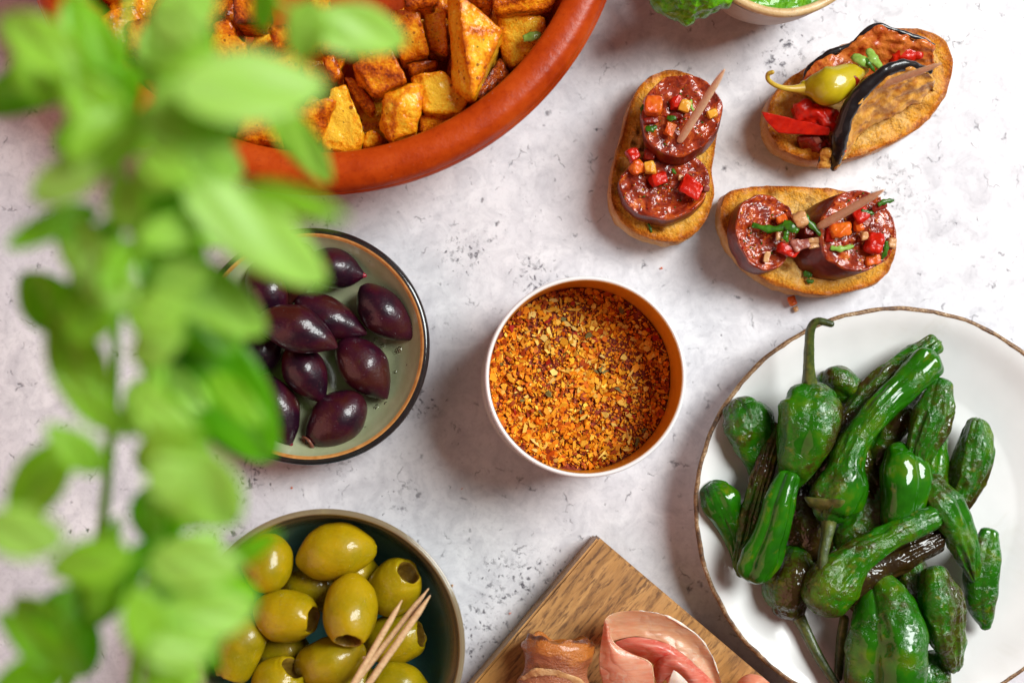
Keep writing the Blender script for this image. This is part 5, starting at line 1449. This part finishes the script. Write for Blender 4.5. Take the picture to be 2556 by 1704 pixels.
# ------------------------------------------------------------------ loose crumbs on the table
def crumb(x, y, r, mat, label, cat="crumb", name="crumb"):
    dc[0] += 1
    c = P(x, y, r * PX * .6)
    pts = [c + np.array([R_.uniform(-1, 1), R_.uniform(-1, 1), R_.uniform(-.6, .6)]) * r * PX for _ in range(9)]
    V, F, e = chunk(pts, r * PX * .2, 2, r * PX * .08, 5, dc[0])
    V[:, 2] = V[:, 2] - V[:, 2].min() + 0.005
    tag(mk(name, V, F, M[mat]), label, cat)
crumb(1651, 671, 5, 'orange', "tiny orange crumb on the table above the tin")
crumb(1153, 1220, 3, 'orange', "tiny reddish crumb on the table left of the board")
crumb(1127, 1462, 7, 'onion', "pale crumb on the table beside the teal bowl's rim")
crumb(728, 1216, 4, 'orange', "tiny orange crumb between the two olive bowls")
crumb(1273, 1530, 4, 'orange', "tiny orange crumb on the flecked table left of the board")
crumb(425, 893, 34, 'orange', "orange tomato piece on the table seen through leaves, upper of two", "tomato", "tomato_piece")
crumb(452, 1075, 34, 'red', "red-orange tomato piece on the table seen through leaves, lower of two", "tomato", "tomato_piece")
crumb(908, 1635, 8, 'onion', "pale crumb on the green olives beside the toothpicks")
cr = bpy.data.objects[[o.name for o in COL.objects if o.get("label", "").startswith("pale crumb on the green olives")][0]]
cr.location = Vector(c8(1455, 1240, 4.6) * CM)
herb([c2(1430, 305, 3.75), c2(1500, 285, 3.8), c2(1570, 270, 3.75)], 0.32, "thin green herb sprig on the pale potato by the rim", 'pherb')

# ------------------------------------------------------------------ the herb plant close to the lens
plant = thing("herb_plant", "leafy bright green herb plant, blurred, rising along the left side", "plant", (-16.5, -16.0, 0))
def stemline(pts, r0, r1):
    V, F, u = sweep(pts, np.linspace(r0, r1, len(pts)), 80, 10, (2, 3))
    mk("stem", V, F, M['leaf'], plant, col=np.stack([np.full(len(V), .5), np.full(len(V), .5), u], -1))
root = np.array([-16.5, -16.0, 0.0])
stemline([root, root + np.array([.3, .6, 7]), P(250, 1900, 15), P(350, 1600, 19), P(395, 1250, 22), P(400, 950, 22.5), P(385, 650, 22.5), P(390, 350, 22.7), P(440, 120, 23), P(540, -80, 23)], .16, .09)
stemline([root + np.array([-.5, .4, 0]), root + np.array([-.8, 1.2, 6]), P(120, 1800, 14), P(230, 1450, 18), P(280, 1050, 20), P(290, 650, 20.5), P(300, 250, 21), P(330, -100, 21)], .15, .09)
stemline([P(540, -80, 23), P(640, -30, 22.7), P(740, 30, 22.3)], .08, .06)
lc = [0]
def leaf(b, t, w, zb, zt, tone, bow=0.35, fold=0.18, roll=0.0):
    """b, t: base and tip in the 2352 px view of the photo; w: width in the same px"""
    lc[0] += 1
    zb += 5.0; zt += 5.0
    A, Bp = dd(b[0], b[1], zb), dd(t[0], t[1], zt)
    ax = Bp - A; L = np.linalg.norm(ax); ax = ax / L
    sd = np.cross(np.array([0, 0, 1.0]), ax); sd /= np.linalg.norm(sd)
    up = np.cross(ax, sd)
    sd2 = sd * math.cos(roll) + up * math.sin(roll); up2 = np.cross(ax, sd2)
    W = w * S((zb + zt) / 2) * 2556 / 2352 / 2
    s = np.linspace(0, 1, 22)
    wid = W * np.clip(np.sin(np.pi * s ** 0.85), 0, 1) ** 0.62
    wid[0] = W * .06
    vs_ = np.linspace(-1, 1, 11)
    G_ = np.zeros((22, 11, 3)); mid = np.zeros((22, 11))
    for i in range(22):
        cpt = A + ax * L * s[i] + up * bow * math.sin(math.pi * s[i]) * (L * .25)
        for j, v in enumerate(vs_):
            G_[i, j] = cpt + sd2 * wid[i] * v + up2 * (fold * abs(v) ** 1.3 * wid[i] + 0.04 * math.sin(9 * s[i] + j))
            mid[i, j] = math.exp(-(v / .12) ** 2)
    V, F = shell(G_, 0.02)
    m2 = np.concatenate([mid.ravel(), mid.ravel()])
    mk("leaf", V, F, M['leaf'], plant, col=np.stack([np.full(len(V), tone), m2, m2], -1))

LV = [
 # top
 ((700, 60), (935, 92), 118, 17.5, 16.5, .92), ((400, 215), (752, 195), 185, 21.5, 20.5, .95), ((600, 215), (762, 420), 82, 17.5, 15.5, .80),
 ((330, 290), (560, 300), 150, 20.5, 20.0, .92), ((720, 0), (690, 140), 105, 18.0, 17.5, .85), ((470, -40), (360, 130), 150, 20.0, 20.5, .9),
 ((430, 20), (480, 190), 90, 17.0, 17.5, .45), ((620, -40), (600, 70), 70, 18, 17, .5), ((350, 330), (540, 420), 150, 19.5, 18.0, .85), ((330, 380), (480, 480), 140, 18.5, 17.0, .55),
 # middle
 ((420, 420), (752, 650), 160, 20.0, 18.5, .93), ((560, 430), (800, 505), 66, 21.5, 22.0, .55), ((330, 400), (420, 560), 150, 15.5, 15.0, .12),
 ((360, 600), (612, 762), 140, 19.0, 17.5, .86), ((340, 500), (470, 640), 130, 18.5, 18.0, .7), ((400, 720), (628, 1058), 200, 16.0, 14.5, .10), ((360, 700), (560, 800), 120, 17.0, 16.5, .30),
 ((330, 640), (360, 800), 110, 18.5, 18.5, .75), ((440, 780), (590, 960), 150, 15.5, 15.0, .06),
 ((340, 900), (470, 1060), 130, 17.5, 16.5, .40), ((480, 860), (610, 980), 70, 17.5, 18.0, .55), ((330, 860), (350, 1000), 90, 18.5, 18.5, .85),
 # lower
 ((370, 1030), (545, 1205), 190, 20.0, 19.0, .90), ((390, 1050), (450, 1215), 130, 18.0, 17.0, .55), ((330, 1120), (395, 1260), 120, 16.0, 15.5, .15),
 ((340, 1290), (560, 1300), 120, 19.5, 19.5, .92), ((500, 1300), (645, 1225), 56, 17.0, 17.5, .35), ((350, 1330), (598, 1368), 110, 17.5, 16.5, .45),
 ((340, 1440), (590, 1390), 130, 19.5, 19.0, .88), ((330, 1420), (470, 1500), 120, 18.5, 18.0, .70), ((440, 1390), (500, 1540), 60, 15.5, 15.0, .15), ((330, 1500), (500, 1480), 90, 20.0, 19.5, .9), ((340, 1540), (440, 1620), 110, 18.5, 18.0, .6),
]
for i, (b, t, w, zb, zt, tone) in enumerate(LV):
    leaf(b, t, w, zb, zt, tone, R_.uniform(.1, .4), R_.uniform(.05, .22), R_.uniform(-.2, .2))
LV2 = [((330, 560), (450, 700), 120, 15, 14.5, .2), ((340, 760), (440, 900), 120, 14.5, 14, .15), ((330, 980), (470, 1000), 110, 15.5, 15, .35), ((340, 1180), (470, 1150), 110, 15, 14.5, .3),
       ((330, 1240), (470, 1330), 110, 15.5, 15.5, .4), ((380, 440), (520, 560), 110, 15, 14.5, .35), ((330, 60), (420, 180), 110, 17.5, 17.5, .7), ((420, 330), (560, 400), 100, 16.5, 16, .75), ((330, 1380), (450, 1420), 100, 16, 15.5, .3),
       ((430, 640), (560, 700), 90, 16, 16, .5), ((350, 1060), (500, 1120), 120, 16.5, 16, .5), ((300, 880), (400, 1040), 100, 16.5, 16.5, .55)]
for i, (b, t, w, zb, zt, tone) in enumerate(LV2):
    leaf(b, t, w, zb, zt, min(1, tone + .2), R_.uniform(.1, .4), R_.uniform(.05, .22), R_.uniform(-.2, .2))
for i in range(34):          # foliage behind the nearest leaves, along the stem
    y = 20 + 1560 * (i + R_.uniform(-.3, .3)) / 34; x = R_.uniform(300, 370)
    if 1180 < y < 1260: continue
    an = R_.uniform(-.5, .9); L = R_.uniform(110, 180) if 520 < y < 1500 else R_.uniform(90, 140); z = R_.uniform(14, 18)
    leaf((x, y), (x + L * math.cos(an), y + L * math.sin(an)), R_.uniform(70, 110), z, z + R_.uniform(-.8, .8), R_.uniform(.35, .95), R_.uniform(.1, .4), R_.uniform(.05, .22), R_.uniform(-.3, .3))
for i in range(15):          # leaves on top of the stem, coloured bright as if unshaded
    y = 40 + 1500 * (i + R_.uniform(-.25, .25)) / 15; x = R_.uniform(290, 350)
    if 1150 < y < 1270: continue
    an = R_.uniform(-.6, .7); L = R_.uniform(120, 170); z = R_.uniform(19, 21)
    leaf((x, y), (x + L * math.cos(an), y + L * math.sin(an)), R_.uniform(75, 110), z, z + R_.uniform(-.6, .6), R_.uniform(.75, 1.0), R_.uniform(.1, .3), R_.uniform(.05, .18), R_.uniform(-.15, .15))
# the rest of the plant, towards and past the left edge
for i in range(40):
    y = R_.uniform(-60, 1650); x = R_.uniform(120, 340)
    an = R_.uniform(-1.4, 1.4) + (math.pi if R_.random() < .4 else 0)
    L = R_.uniform(150, 260)
    z = R_.uniform(15.5, 20.5)
    leaf((x, y), (x + L * math.cos(an), y + L * math.sin(an)) if x + L * math.cos(an) < 370 else (x - L * math.cos(an), y + L * math.sin(an)), R_.uniform(80, 135), z, z + R_.uniform(-1.2, .8), min(1, max(0, (z - 14) / 7 + R_.uniform(-.25, .25))), R_.uniform(.1, .4), R_.uniform(.05, .22), R_.uniform(-.3, .3))  # higher leaves get a paler tone, as if better lit
